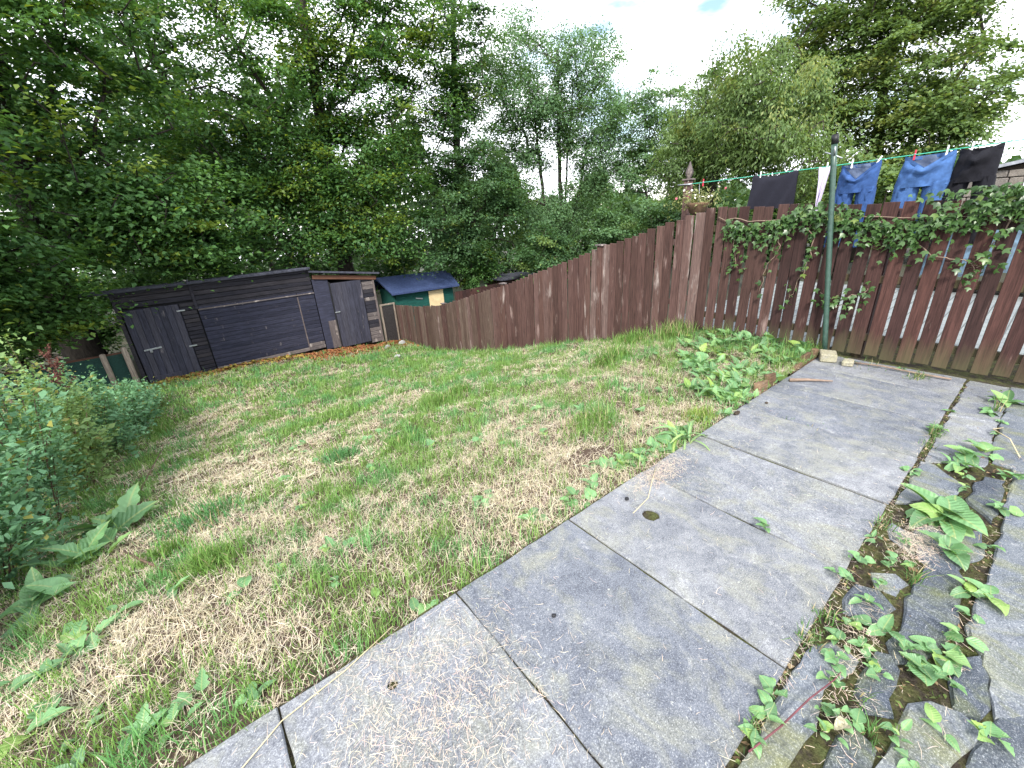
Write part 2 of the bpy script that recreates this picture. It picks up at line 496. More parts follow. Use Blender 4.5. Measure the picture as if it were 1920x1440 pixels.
def brickwork(name, c1, c2, mortar, scale, bw=.5, rh=.25):
    m_, t, p, o = mat(name)
    v = coords(t, 'Object')
    b = N(t, 'ShaderNodeTexBrick'); b.inputs['Scale'].default_value = scale
    b.inputs['Color1'].default_value = (*c1, 1); b.inputs['Color2'].default_value = (*c2, 1); b.inputs['Mortar'].default_value = (*mortar, 1)
    b.inputs['Mortar Size'].default_value = .015; b.inputs['Brick Width'].default_value = bw; b.inputs['Row Height'].default_value = rh
    t.links.new(v, b.inputs['Vector'])
    n = noise(t, 9, 5, .6, v)
    t.links.new(mixc(t, ramp(t, n, [(.3, 0), (.7, .5)]), b.outputs['Color'], (.7, .7, .68), 'MULTIPLY'), p.inputs['Base Color'])
    p.inputs['Roughness'].default_value = .9
    bump(t, p, b.outputs['Fac'], .6, .01)
    return m_
M['yard'] = brickwork('pale_block_paving', (.21, .23, .23), (.17, .19, .20), (.09, .10, .10), 2.2)

# ================================================================== SETTING
# ---- terrain: one sheet out to the horizon
def axis(lo, hi, near0, near1, step):
    a = list(np.arange(near0, near1 + 1e-6, step))
    s = step; x = near0
    while x > lo: s *= 1.35; x -= s; a.insert(0, x)
    s = step; x = near1
    while x < hi: s *= 1.35; x += s; a.append(x)
    return np.array(a)
def grid(ax, ay, zf):
    X, Y = np.meshgrid(ax, ay, indexing='ij')
    V = np.stack([X, Y, zf(X, Y)], -1).reshape(-1, 3)
    n, m_ = len(ax), len(ay)
    i = (np.arange(n - 1)[:, None] * m_ + np.arange(m_ - 1)[None]).ravel()
    return V, np.stack([i, i + m_, i + m_ + 1, i + 1], -1)
def tz(x, y):
    return gz(np.clip(x, -3, 5.05), y, False) - .10 + pn(x, y, 9, 3) * np.where((np.abs(x) > 20) | (y > 20), .5, 0)
V, F = grid(axis(-160, 200, -6, 14, .8), axis(-160, 260, -4, 20, .8), tz)
props(mobj('ground', np_mesh('ground', V, [F], M['ground'], smooth=True)), kind='structure')

# ---- lawn
V, F = grid(np.arange(-3.4, 5.021, .065), np.concatenate([[1.262], np.arange(1.30, 12.6, .07)]), gz)
props(mobj('lawn', np_mesh('lawn', V, [F], M['lawn'], smooth=True)), kind='structure')

# ---- patio bed and its slabs
patio = props(box('patio', (7.4, 1.66, .05), (2.3, .44, -.064), M['joint'], c=0), kind='structure')
def slab(name, poly, parent, mt, z=0., th=.045, bev=.006, jit=.004, hole=None, tilt=.0, sub=.09):
    """stone of irregular outline with a worn arris, top face at z"""
    c = np.mean(poly, 0)
    P = []
    for i in range(len(poly)):
        a, b = np.array(poly[i]), np.array(poly[(i + 1) % len(poly)])
        k = max(1, int(np.linalg.norm(b - a) / sub))
        for j in range(k): P.append(a + (b - a) * j / k + rng.normal(0, jit, 2) * (1 if j else .6))
    P = np.array(P) - c
    n = len(P)
    nrm = P / np.linalg.norm(P, axis=1)[:, None]
    inn = P - nrm * bev * (1 + .6 * rng.random((n, 1)))
    tx, ty = rng.normal(0, tilt, 2)
    topz = lambda q: inn_z + q[0] * tx + q[1] * ty
    inn_z = 0.
    bm = bmesh.new()
    top = [bm.verts.new((q[0], q[1], topz(q))) for q in inn]
    mid = [bm.verts.new((q[0], q[1], topz(q) - bev * rnd.uniform(.6, 1.6))) for q in P]
    bot = [bm.verts.new((q[0], q[1], -th)) for q in P]
    for i in range(n):
        j = (i + 1) % n
        bm.faces.new((mid[i], mid[j], top[j], top[i])); bm.faces.new((bot[i], bot[j], mid[j], mid[i]))
    if hole is None:
        bm.faces.new(top)
    else:
        hx, hy, hr = hole[0] - c[0], hole[1] - c[1], hole[2]
        k = 14
        ring = [bm.verts.new((hx + hr * math.cos(6.283 * i / k) * rnd.uniform(.93, 1.07), hy + hr * math.sin(6.283 * i / k) * rnd.uniform(.93, 1.07), 0)) for i in range(k)]
        low = [bm.verts.new((v.co.x, v.co.y, -.03)) for v in ring]
        ed = []
        for i in range(n):
            e = bm.edges.get((top[i], top[(i + 1) % n])) or bm.edges.new((top[i], top[(i + 1) % n])); ed.append(e)
        for i in range(k): ed.append(bm.edges.new((ring[i], ring[(i + 1) % k])))
        bmesh.ops.triangle_fill(bm, use_beauty=True, use_dissolve=False, edges=ed)
        for i in range(k): bm.faces.new((ring[i], ring[(i + 1) % k], low[(i + 1) % k], low[i]))
    bmesh.ops.recalc_face_normals(bm, faces=bm.faces[:])
    me = bpy.data.meshes.new(name); bm.to_mesh(me); bm.free()
    me.materials.append(mt)
    return mobj(name, me, parent, (c[0], c[1], z))
XJ = [-1.4, -.82, -.12, .587, 1.283, 1.925, 2.575, 3.22, 3.855, 4.50, 5.0]
for i in range(len(XJ) - 1):
    x0, x1 = XJ[i] + .004, XJ[i + 1] - .004
    if i == 6: x0 += .012
    y0, y1 = .222 + rnd.uniform(-.006, .006), 1.258 + rnd.uniform(-.006, .004)
    hole = (1.62, .99, .045) if i == 4 else ((.21, 1.07, .019) if i == 2 else None)
    slab('paving_slab', [(x0, y0), (x1, y0), (x1, y1), (x0, y1)], patio, M['slab'], rnd.uniform(-.004, .003), jit=.0022, bev=.005, hole=hole, tilt=0 if hole else .0025)
STONES = [
 ([(1.279, .203), (1.411, .188), (1.368, .098), (1.283, .123), (1.199, .106), (1.066, .104), (.964, .118), (.878, .191), (.965, .19), (1.167, .196)], 'flag', 0),
 ([(1.439, .188), (1.507, .153), (1.498, .074), (1.45, .071), (1.378, .097)], 'flag', -.008),
 ([(1.75, .181), (1.862, .167), (1.89, .109), (1.843, .049), (1.726, .067), (1.693, .114), (1.698, .166)], 'dark_flag', -.004),
 ([(1.991, .154), (2.049, .091), (2.024, .044), (1.927, .056), (1.919, .116)], 'flag', -.008),
 ([(2.205, -.001), (2.252, -.055), (2.18, -.094), (1.913, -.115), (1.811, -.094), (1.706, -.068), (1.617, -.007), (1.68, .02), (1.8, .002), (1.926, .026)], 'dark_flag', 0),
 ([(1.574, .047), (1.593, .015), (1.558, -.023), (1.429, -.029), (1.374, -.044), (1.332, .011), (1.376, .043), (1.453, .053), (1.51, .041)], 'dark_flag', -.003),
 ([(1.18, .04), (1.24, .012), (1.229, -.034), (1.149, -.038), (1.06, .037), (1.116, .046)], 'dark_flag', -.004),
 ([(1.443, -.066), (1.487, -.116), (1.524, -.172), (1.508, -.216), (1.388, -.19), (1.303, -.168), (1.169, -.055), (1.254, -.065), (1.351, -.072)], 'flag', -.002),
 ([(2.049, -.15), (2.22, -.172), (2.235, -.36), (1.772, -.36), (1.62, -.242), (1.752, -.225), (1.882, -.16)], 'flag', .004),
 ([(1.734, -.138), (1.805, -.184), (1.738, -.214), (1.622, -.225), (1.546, -.206), (1.554, -.161), (1.639, -.142)], 'dark_flag', 0),
 ([(1.387, -.215), (1.52, -.235), (1.60, -.26), (1.73, -.36), (1.3, -.36)], 'dark_flag', -.002),
 ([(3.164, .191), (3.179, .145), (3.031, .016), (2.843, .045), (2.662, .188)], 'flag', .002),
 ([(3.074, -.039), (3.209, -.067), (3.226, -.125), (3.089, -.135), (2.933, -.13), (2.781, -.128), (2.828, -.096), (2.889, -.035)], 'dark_flag', 0),
 ([(2.398, .084), (2.525, .05), (2.626, -.10), (2.456, -.125), (2.293, -.067), (2.221, .006), (2.263, .04)], 'flag', -.006),
 ([(2.883, -.165), (2.928, -.36), (2.26, -.36), (2.247, -.172), (2.498, -.166), (2.764, -.168)], 'flag', .002),
 ([(2.424, .174), (2.39, .095), (2.248, .056), (2.264, .09), (2.304, .149)], 'flag', -.008),
 ([(4.96, .205), (4.96, -.02), (4.557, -.02), (4.166, -.02), (4.11, .195), (4.626, .196)], 'slab', -.004),
 ([(3.867, .185), (4.085, .175), (4.13, -.02), (3.718, -.03), (3.42, -.03), (3.27, .175), (3.621, .194)], 'slab', -.006),
 ([(4.96, -.05), (4.96, -.36), (4.42, -.36), (4.43, -.06)], 'flag', 0),
 ([(4.39, -.06), (4.39, -.36), (3.475, -.36), (3.51, -.08), (3.752, -.06)], 'flag', .004),
 ([(3.45, -.17), (3.43, -.36), (2.97, -.36), (2.95, -.165)], 'flag', -.002),
]
for poly, mt, dz in STONES:
    ctr = np.mean(poly, 0); poly = [tuple(ctr + (np.array(q) - ctr) * 1.14) for q in poly]
    poly = [(a_, min(b_, .204)) for a_, b_ in poly]
    slab('flagstone', poly, patio, M[mt], dz, jit=.006, bev=.008, tilt=.006, sub=.05)

# ---- neighbour's paving behind the fence
props(box('neighbour_yard', (4.2, 9.0, .06), (7.5, -1.2, -.09), M['yard'], c=0), kind='structure')

# ================================================================== FENCE
FX = 5.06
_ty = [-.6, .33, 2.61, 4.28, 6.7, 9.27, 10.64, 12.1]
_tzv = [1.39, 1.40, 1.45, .97, .22, -.49, -.70, -.83]
def ftop(y): return float(np.interp(y, _ty, _tzv))
near = thing('board_fence', (FX, 1.1, 0), 'dark red-brown board fence with gaps, level top hung with ivy', 'fence')
far = thing('board_fence', (FX, 7.0, gzf(5, 7)), 'red-brown close-boarded fence stepping downhill beside the lawn', 'fence')
y = -.62
k = 0
while y < 12.15:
    inn = y < 2.66
    wd = rnd.uniform(.096, .106) if inn else rnd.uniform(.108, .122)
    if inn and .95 < y < 1.08: wd = .112
    zb = rnd.uniform(.02, .055) if inn else gzf(5.0, y) - rnd.uniform(.0, .05)
    zt = ftop(y + wd / 2) + rnd.uniform(-.012, .012)
    if inn:
        mt = 'fence_dark'
        if y > 1.75: mt = rnd.choice(['fence_dark', 'fence', 'fence'])
        if y > 2.3: mt = rnd.choice(['fence', 'fence_grey'])
    else:
        mt = rnd.choice(['fence'] * 6 + ['fence_grey']) if y < 7 else rnd.choice(['fence_far'] * 4 + ['fence_grey', 'fence'])
        if y < 2.9 or 4.1 < y < 4.5: mt = 'fence_grey'
    p = near if inn else far
    box('fence_board', (.019, wd, zt - zb), (FX + (rnd.uniform(-.004, .004) if inn else rnd.uniform(-.012, .012)), y + wd / 2, zb), M[mt], p,
        rot=(rnd.gauss(0, .006), rnd.gauss(0, .004), rnd.gauss(0, .02)), c=.003)
    y += wd + (rnd.uniform(.016, .027) if inn else rnd.uniform(.005, .014))
for z in (.17, .72, 1.18):
    box('rail', (.045, 3.4, .07), (FX + .036, 1.0, z), M['fence_dark'], near, c=.005)
for yy in (-.5, 1.02, 2.72):
    box('post', (.085, .085, 1.42), (FX + .105, yy, -.06), M['fence_dark'], near, c=.006)
segs = [(2.72, 4.25), (4.25, 6.75), (6.75, 9.3), (9.3, 12.1)]
for a, b in segs:
    za, zb_ = ftop(a), ftop(b)
    L = math.hypot(b - a, zb_ - za); ang = math.atan2(zb_ - za, b - a)
    for d in (.25, 1.0):
        V, F = [], []
        me = box_mesh(.045, L, .07, M['fence'], .005)
        mobj('rail', me, far, (FX + .036, (a + b) / 2, (za + zb_) / 2 - d - .035), (ang, 0, 0))
for yy in (4.27, 6.72, 9.32):
    z0 = gzf(5, yy) - .1
    box('post', (.075, .085, ftop(yy) + .02 - z0), (FX - .004 if yy < 9 else FX + .05, yy, z0), M['fence_grey'], far, c=.006)
    cp = box('post_cap', (.12, .13, .025), (FX - .004 if yy < 9 else FX + .05, yy, ftop(yy) + .024), M['shed_worn_v'], far, c=.008)

# ================================================================== BLUE-BLACK SHED
SY = 12.25
shed = thing('timber_shed', (.8, SY, -1.68), 'long low blue-black timber shed with felt roof at the bottom of the lawn', 'shed')
def hboard(x0, x1, z, hgt, mt, yoff=0., parent=shed, slope=0., th=.016):
    # lap board: lower edge proud
    return box('cladding_board', (x1 - x0, th, hgt), ((x0 + x1) / 2, SY - yoff, z), M[mt], parent, rot=(R(8), -slope, 0), c=.003)
# body behind the cladding
box('shed_body', (3.9, 1.9, 2.04), (.82, SY + .99, -1.70), M['shed_dark'], shed, c=.01)
# boards over and beside the left door
for i in range(3):
    hboard(-1.08, .22, .10 + i * .115, .103, 'shed_brown', .02)
z = -1.63
while z < .06:
    hboard(-.055, .235, z, .080, 'shed_brown', .022); z += .094
# upper cladding of the middle
z = -.13
while z < .40:
    hboard(.27, 2.83, z, .092, 'shed_brown', .02, slope=rnd.uniform(-.004, .004)); z += .105
# big painted lower panel, board by board, worn at the foot
z = -1.655
k = 0
while z < -.16:
    worn = k == 0
    hboard(.262, 2.40, z, .091, 'shed_worn' if worn else 'shed_blue', .036, slope=rnd.uniform(-.002, .002))
    hboard(2.425, 2.83, z, .091, 'shed_worn' if worn or k == 1 else 'shed_blue', .036)
    z += .0985; k += 1
box('batten', (.03, .012, 1.46), (2.413, SY - .052, -1.65), M['shed_worn_v'], shed)
box('top_trim', (2.58, .02, .03), (1.55, SY - .055, -.155), M['shed_worn'], shed)
box('corner_post', (.07, .06, 2.06), (-1.12, SY - .02, -1.68), M['shed_brown'], shed)
box('corner_post', (.055, .06, .56), (.25, SY - .035, -.13), M['shed_brown'], shed)
box('fascia', (4.05, .025, .10), (.82, SY - .06, .385), M['shed_brown'], shed, rot=(0, -.006, 0))
# left door of vertical boards
door = box('door', (.98, .02, 1.66), (-.56, SY - .032, -1.615), M['shed_door'], shed)
for i in range(8):
    box('door_board', (.116, .016, 1.655 + rnd.uniform(-.01, .01)), (-1.0 + i * .1225, SY - .052 + rnd.uniform(-.002, .002), -1.613), M['shed_door'], door, c=.005)
box('latch', (.32, .02, .035), (-.78, SY - .072, -.86), M['steel'], door, rot=(0, -.05, 0))
box('padlock', (.05, .03, .06), (-.82, SY - .085, -.92), M['steel'], door, c=.01)
for zz in (-.12, -.95):
    box('hinge', (.16, .014, .03), (-.06, SY - .066, zz), M['steel'], door)
box('kick_board', (.5, .02, .10), (-.68, SY - .072, -1.57), M['shed_door'], door)
# roof: felt over boards, falling to the rear, overhanging on the left
def prism(name, V, F, mt, parent, loc):
    return mobj(name, py_mesh(name, [Vector(v) - Vector(loc) for v in V], F, mt), parent, loc)
def roof_slab(name, x0, x1, y0, y1, zl, zr, drop, th, mt, parent):
    V = [(x0, y0, zl), (x1, y0, zr), (x1, y1, zr - drop), (x0, y1, zl - drop)]
    V += [(a, b, c_ - th) for a, b, c_ in V]
    return prism(name, V, [(0, 1, 2, 3), (7, 6, 5, 4), (0, 4, 5, 1), (1, 5, 6, 2), (2, 6, 7, 3), (3, 7, 4, 0)], mt, parent, ((x0 + x1) / 2, y0, zl))
roof = roof_slab('roof', -1.62, 2.86, SY - .13, SY + 2.1, .50, .535, .16, .055, M['felt'], shed)
box('felt_seam', (.035, .05, .10), (.24, SY - .145, .46), M['felt'], roof, c=.008)
box('roof_edge', (4.4, .03, .065), (.62, SY - .15, .445), M['felt'], roof, rot=(0, -.0076, 0), c=.012)

# right-hand lean-to with its own door
lean = thing('garden_store', (3.7, SY, -1.78), 'narrow blue-black store with peeling door at the right end of the long shed', 'shed')
box('store_body', (1.66, 1.5, 1.84), (3.70, SY + .72, -1.80), M['shed_dark'], lean, c=.01)
box('side_panel', (.40, .02, 1.92), (3.05, SY - .05, -1.72), M['shed_blue'], lean)
box('worn_panel', (.27, .012, .78), (3.17, SY - .066, -1.73), M['shed_worn_v'], lean)
d2 = box('door', (.86, .022, 1.80), (3.70, SY - .062, -1.76), M['shed_door'], lean)
for i in range(6):
    box('door_board', (.139, .014, 1.79), (3.345 + i * .142, SY - .082, -1.755), M['shed_door'], d2, c=.003)
box('latch', (.14, .02, .03), (3.33, SY - .10, -.76), M['steel'], d2)
box('frame_post', (.035, .05, 1.84), (3.263, SY - .07, -1.76), M['black_plastic'], lean)
z = -1.82
while z < .02:
    box('cladding_board', (.33, .018, .100), (4.31, SY - .05, z), M['shed_worn'] if rnd.random() < .55 else M['shed_brown'], lean, rot=(R(5), 0, 0), c=.003); z += .112
box('corner_post', (.05, .05, 1.92), (4.48, SY - .06, -1.84), M['shed_worn_v'], lean)
box('fascia', (1.72, .03, .11), (3.72, SY - .09, .10), M['rust_wood'], lean, rot=(0, .135, 0))
roof_slab('roof', 2.80, 4.66, SY - .2, SY + 1.6, .45, .19, .12, .05, M['felt'], lean)

# wire-mesh hurdle between the store and the fence
hur = thing('mesh_hurdle', (4.78, SY - .1, -1.95), 'low timber-framed dark mesh panel between the store and the fence', 'panel')
for xx in (4.57, 4.98): box('upright', (.05, .04, 1.16), (xx, SY - .1, -1.95), M['old_post'], hur)
box('top_rail', (.47, .04, .045), (4.775, SY - .1, -.79), M['old_post'], hur)
V, F = [], []
for i in range(12):
    xx = 4.60 + i * .032
    a, b = tube_geo([(xx, SY - .1, -1.94), (xx, SY - .1, -.80)], .006, 4); o_ = len(V); V += a; F += [tuple(q + o_ for q in f) for f in b]
for i in range(30):
    zz = -1.92 + i * .038
    a, b = tube_geo([(4.59, SY - .1, zz), (4.96, SY - .1, zz)], .006, 4); o_ = len(V); V += a; F += [tuple(q + o_ for q in f) for f in b]
mobj('wire_mesh', py_mesh('wire_mesh', [v - Vector((4.78, SY - .1, -1.95)) for v in V], F, M['dark_mesh']), hur, (4.78, SY - .1, -1.95))
box('backing_sheet', (.38, .01, 1.12), (4.775, SY - .06, -1.94), M['dark_mesh'], hur)

# ---- green screen fence running off to the left of the shed
gf = thing('screen_fence', (-1.6, 12.0, -1.66), 'low green screening on round timber posts left of the long shed', 'fence')
for xx, zt in ((-1.6, -.73), (-1.24, -.66), (-3.1, -.72)):
    V, F = tube_geo([(xx, 12.0, -1.85), (xx, 12.0, zt - .015), (xx, 12.0, zt)], [.055, .05, .036], 10)
    o = mobj('post', py_mesh('post', [v - Vector((xx, 12, -1.85)) for v in V], F, M['old_post'], True), gf, (xx, 12.0, -1.85))
V, F = grid(np.linspace(-4.8, -1.2, 60), np.array([0., .25, .5, .75, .92]), lambda x, y: x * 0)
V = np.stack([V[:, 0], 12.05 + .012 * np.sin(V[:, 0] * 9), -1.72 + V[:, 1]], -1) - np.array([-1.6, 12, -1.66])
mobj('screen', np_mesh('screen', V, [F], M['mesh_green']), gf, (-1.6, 12.0, -1.66))
box('rail', (3.5, .05, .09), (-3.0, 12.09, -.86), M['rust_wood'], gf, rot=(0, .0, 0))

# ================================================================== SHEDS BEYOND THE FENCE
g = thing('garden_shed', (7.3, 14.9, -2.6), 'small dark green shed with blue felt roof and boarded window behind the fence', 'shed')
def wallboard(x0, x1, z): return box('cladding_board', (x1 - x0, .016, .098), ((x0 + x1) / 2, 14.5, z), M['green_paint'], g, rot=(R(4), 0, 0), c=.003)
box('shed_body', (2.38, 1.4, 1.78), (7.25, 15.22, -2.6), M['green_paint'], g, c=.01)
z = -2.55
while z < -.9: wallboard(6.07, 8.43, z); z += .093
win = box('window', (.70, .03, .66), (7.66, 14.475, -1.62), M['green_paint'], g)
box('boarded_pane', (.62, .02, .60), (7.66, 14.455, -1.59), M['ply'], win)
box('bracket', (.28, .02, .05), (6.95, 14.47, -1.22), M['steel'], g, rot=(0, .2, 0))
V = [(5.85, 14.28, -.84), (8.62, 14.28, -.90), (8.72, 15.25, -.42), (5.72, 15.25, -.34), (5.85, 16.2, -.84), (8.62, 16.2, -.90)]
V2 = [(a, b, c_ - .06) for a, b, c_ in V]
prism('roof', V + V2, [(0, 1, 2, 3), (3, 2, 5, 4), (6, 9, 8, 7), (9, 10, 11, 8), (0, 6, 7, 1), (4, 5, 11, 10), (0, 3, 9, 6), (3, 4, 10, 9), (1, 7, 8, 2), (2, 8, 11, 5)], M['felt_blue'], g, (7.25, 14.3, -.84))
g2 = thing('wooden_shed', (11.4, 14.2, -2.6), 'dark roofed brown shed just showing above the sloping fence', 'shed')
box('wall', (1.9, 1.2, 1.58), (11.6, 14.7, -2.6), M['fence'], g2)
box('roof', (2.25, 1.5, .07), (11.5, 14.6, -1.0), M['felt'], g2, rot=(0, .02, 0), c=.01)
box('door', (.6, .02, 1.4), (11.5, 14.09, -2.5), M['rust_wood'], g2)
g3 = thing('dark_fence', (9.4, 14.0, -2.6), 'dark board fence in shade beyond the sloping fence', 'fence')
for i in range(15):
    box('fence_board', (.16, .02, 1.52 + .004 * i), (8.3 + i * .168, 14.0 + rnd.uniform(-.01, .01), -2.62), M['fence_dark'], g3, c=.003)
box('rail', (2.55, .04, .07), (9.48, 14.03, -1.4), M['fence_dark'], g3)

# ================================================================== NEIGHBOUR'S HOUSE END
def stone_house():
    h_ = thing('stone_house', (14.3, .2, -.1), 'grey stone house end with slate roof at the right edge behind the washing', 'house')
    prof = [(-3.2, -.1), (1.85, -.1), (1.85, 1.60), (1.2, 1.78), (-.9, 2.2), (-3.2, 2.2)]
    V = [(13.0, a, b) for a, b in prof] + [(16.0, a, b) for a, b in prof]
    n = len(prof)
    F = [tuple(range(n))[::-1], tuple(range(n, 2 * n))] + [(i, (i + 1) % n, n + (i + 1) % n, n + i) for i in range(n)]
    prism('wall_core', V, F, M['soil'], h_, (14.3, .2, -.1))
    z, row = -.05, 0
    while z < 2.15:
        hh = rnd.uniform(.13, .17)
        yy = -1.5 + rnd.uniform(0, .2)
        while yy < 1.84:
            ww = min(rnd.uniform(.22, .45), 1.85 - yy)
            zt = float(np.interp(yy + ww / 2, [-.9, 1.2, 1.85], [2.2, 1.78, 1.6]))
            inwin = -.05 < yy + ww / 2 < .75 and z > .7
            if ww > .06 and z + hh < zt + .02 and not inwin:
                box('stone', (.08, ww - .012, hh - .012), (12.985, yy + ww / 2, z), M['wallstone'], h_, c=.012)
            yy += ww
        z += hh
    wn = box('window', (.05, .74, 1.1), (12.97, .40, .62), M['glass'], h_)
    for yy in (.05, .75): box('frame', (.05, .07, 1.1), (12.94, yy, .62), M['white_paint'], wn)
    for zz in (.62, 1.68): box('frame', (.048, .66, .06), (12.941, .40, zz), M['white_paint'], wn)
    box('sill', (.14, .9, .06), (12.93, .40, .555), M['stone'], wn)
    V = [(12.85, 1.98, 1.58), (12.85, 1.2, 1.80), (12.85, -.9, 2.22), (16.1, -.9, 2.22), (16.1, 1.2, 1.8), (16.1, 1.98, 1.58)]
    V2 = [(a, b, c_ + .06) for a, b, c_ in V]
    prism('roof', V + V2, [(0, 1, 4, 5), (1, 2, 3, 4), (6, 11, 10, 7), (7, 10, 9, 8), (0, 6, 7, 1), (1, 7, 8, 2), (3, 9, 10, 4), (4, 10, 11, 5), (0, 5, 11, 6), (2, 8, 9, 3)], M['slate'], h_, (14.3, 1, 1.6))
M['wallstone'] = stone_mat('wall_stone', (.20, .165, .13), (.34, .29, .24), (.15, .14, .11), .5, .1, 3)
stone_house()
# crumpled blue sheeting seen in slivers between the boards
V, F = grid(np.linspace(9.3, 10.6, 16), np.linspace(-1.2, 1.5, 40), lambda x, y: .02 + .95 * np.clip(1 - ((x - 9.95) / .72) ** 4, 0, 1) * np.clip(1 - ((y - .1) / 1.45) ** 6, 0, 1) + .07 * pn(x, y, .5, 4))
props(mobj('blue_sheeting', np_mesh('blue_sheeting', V - np.array([9.95, .1, 0]), [F], M['tarp'], smooth=True), None, (9.95, .1, -.02)), 'crumpled blue sheeting glimpsed through the right-hand fence gaps', 'sheeting')

# ================================================================== WASHING
px = 5.6
post = thing('line_post', (px, 3.28, -.2), 'brown square post with pointed finial carrying the washing line', 'post')
box('shaft', (.085, .085, 1.98), (px, 3.28, -.2), M['fence'], post, c=.006)
box('collar', (.125, .125, .022), (px, 3.28, 1.781), M['shed_worn_v'], post, c=.006)
lathe('finial', [(.03, 0), (.026, .015), (.046, .05), (.05, .075), (.036, .115), (.016, .165), (.004, .2)], M['shed_worn_v'], post, (px, 3.28, 1.804))
tube('hook', [(px - .05, 3.20, 1.735), (px - .06, 3.28, 1.735), (px - .05, 3.40, 1.735)], .010, M['steel'], post)
def lz(y): return 1.735 + (3.28 - y) * .037 - .02 * math.sin(max(0, min(1, (3.28 - y) / 4.4)) * math.pi)
pts = [(px - .05, 3.24 - i * .11, lz(3.24 - i * .11)) for i in range(42)]
ln = tube('washing_line', pts, .0045, M['line'], n=5)
props(ln, 'thin green washing line stretched behind the fence', 'washing line')
p2 = thing('line_post', (px, -1.5, -.1), 'far plain post holding the other end of the washing line', 'post')
box('shaft', (.08, .08, 2.1), (px, -1.5, -.1), M['fence_dark'], p2, c=.006)
def peg(y, mt, label, tilt=0.):
    z = lz(y)
    t_ = thing('clothes_peg', (px - .05, y, z - .035), label, 'peg', 'pegs on the washing line')
    for s in (-1, 1):
        box('jaw', (.007, .012, .085), (px - .05 + s * .0065, y, z - .045), M[mt], t_, rot=(tilt, s * -.06, 0), c=.002)
    box('spring', (.02, .014, .01), (px - .05, y, z + .0), M['steel'], t_, c=.002)
X0 = px - .05
def cloth(name, y0, y1, ztop_off, zb, mt, label, cat, taper=0., depth=.05, fold=None):
    """rectangle doubled over the line, sagging between its pegs"""
    nu, nv = 22, 16
    V = []
    for s in (0, 1):
        for j in range(nv + 1):
            v = j / nv
            for i in range(nu + 1):
                u = i / nu
                yy = y1 + (y0 - y1) * u
                yy += (u - .5) * taper * v
                sag = .075 * max(0, math.sin((u - .12) / .76 * math.pi)) ** .8 if .12 < u < .88 else -.0
                zt = lz(y1 + (y0 - y1) * u) + .004 - (sag if s == 0 else sag * .35) * (1 if mt != 'lilac' else .2)
                zz = zt + (zb - zt) * v
                xx = X0 + (-1 if s == 0 else 1) * (.006 + depth * .7 * (v ** .5) * (.5 + .5 * math.sin(u * 9 + s + 2 * v))) + .02 * v * math.sin(u * 17 + v * 5)
                V.append((xx, yy, zz))
    F = []
    w_ = nu + 1; off = w_ * (nv + 1)
    for s in (0, 1):
        for j in range(nv):
            for i in range(nu):
                a = s * off + j * w_ + i
                q = (a, a + 1, a + w_ + 1, a + w_)
                F.append(q if s else q[::-1])
    for i in range(nu): F.append((i, i + 1, off + i + 1, off + i))
    loc = Vector((X0, (y0 + y1) / 2, zb))
    o = mobj(name, py_mesh(name, [Vector(v) - loc for v in V], F, M[mt], True), None, loc)
    return props(o, label, cat)
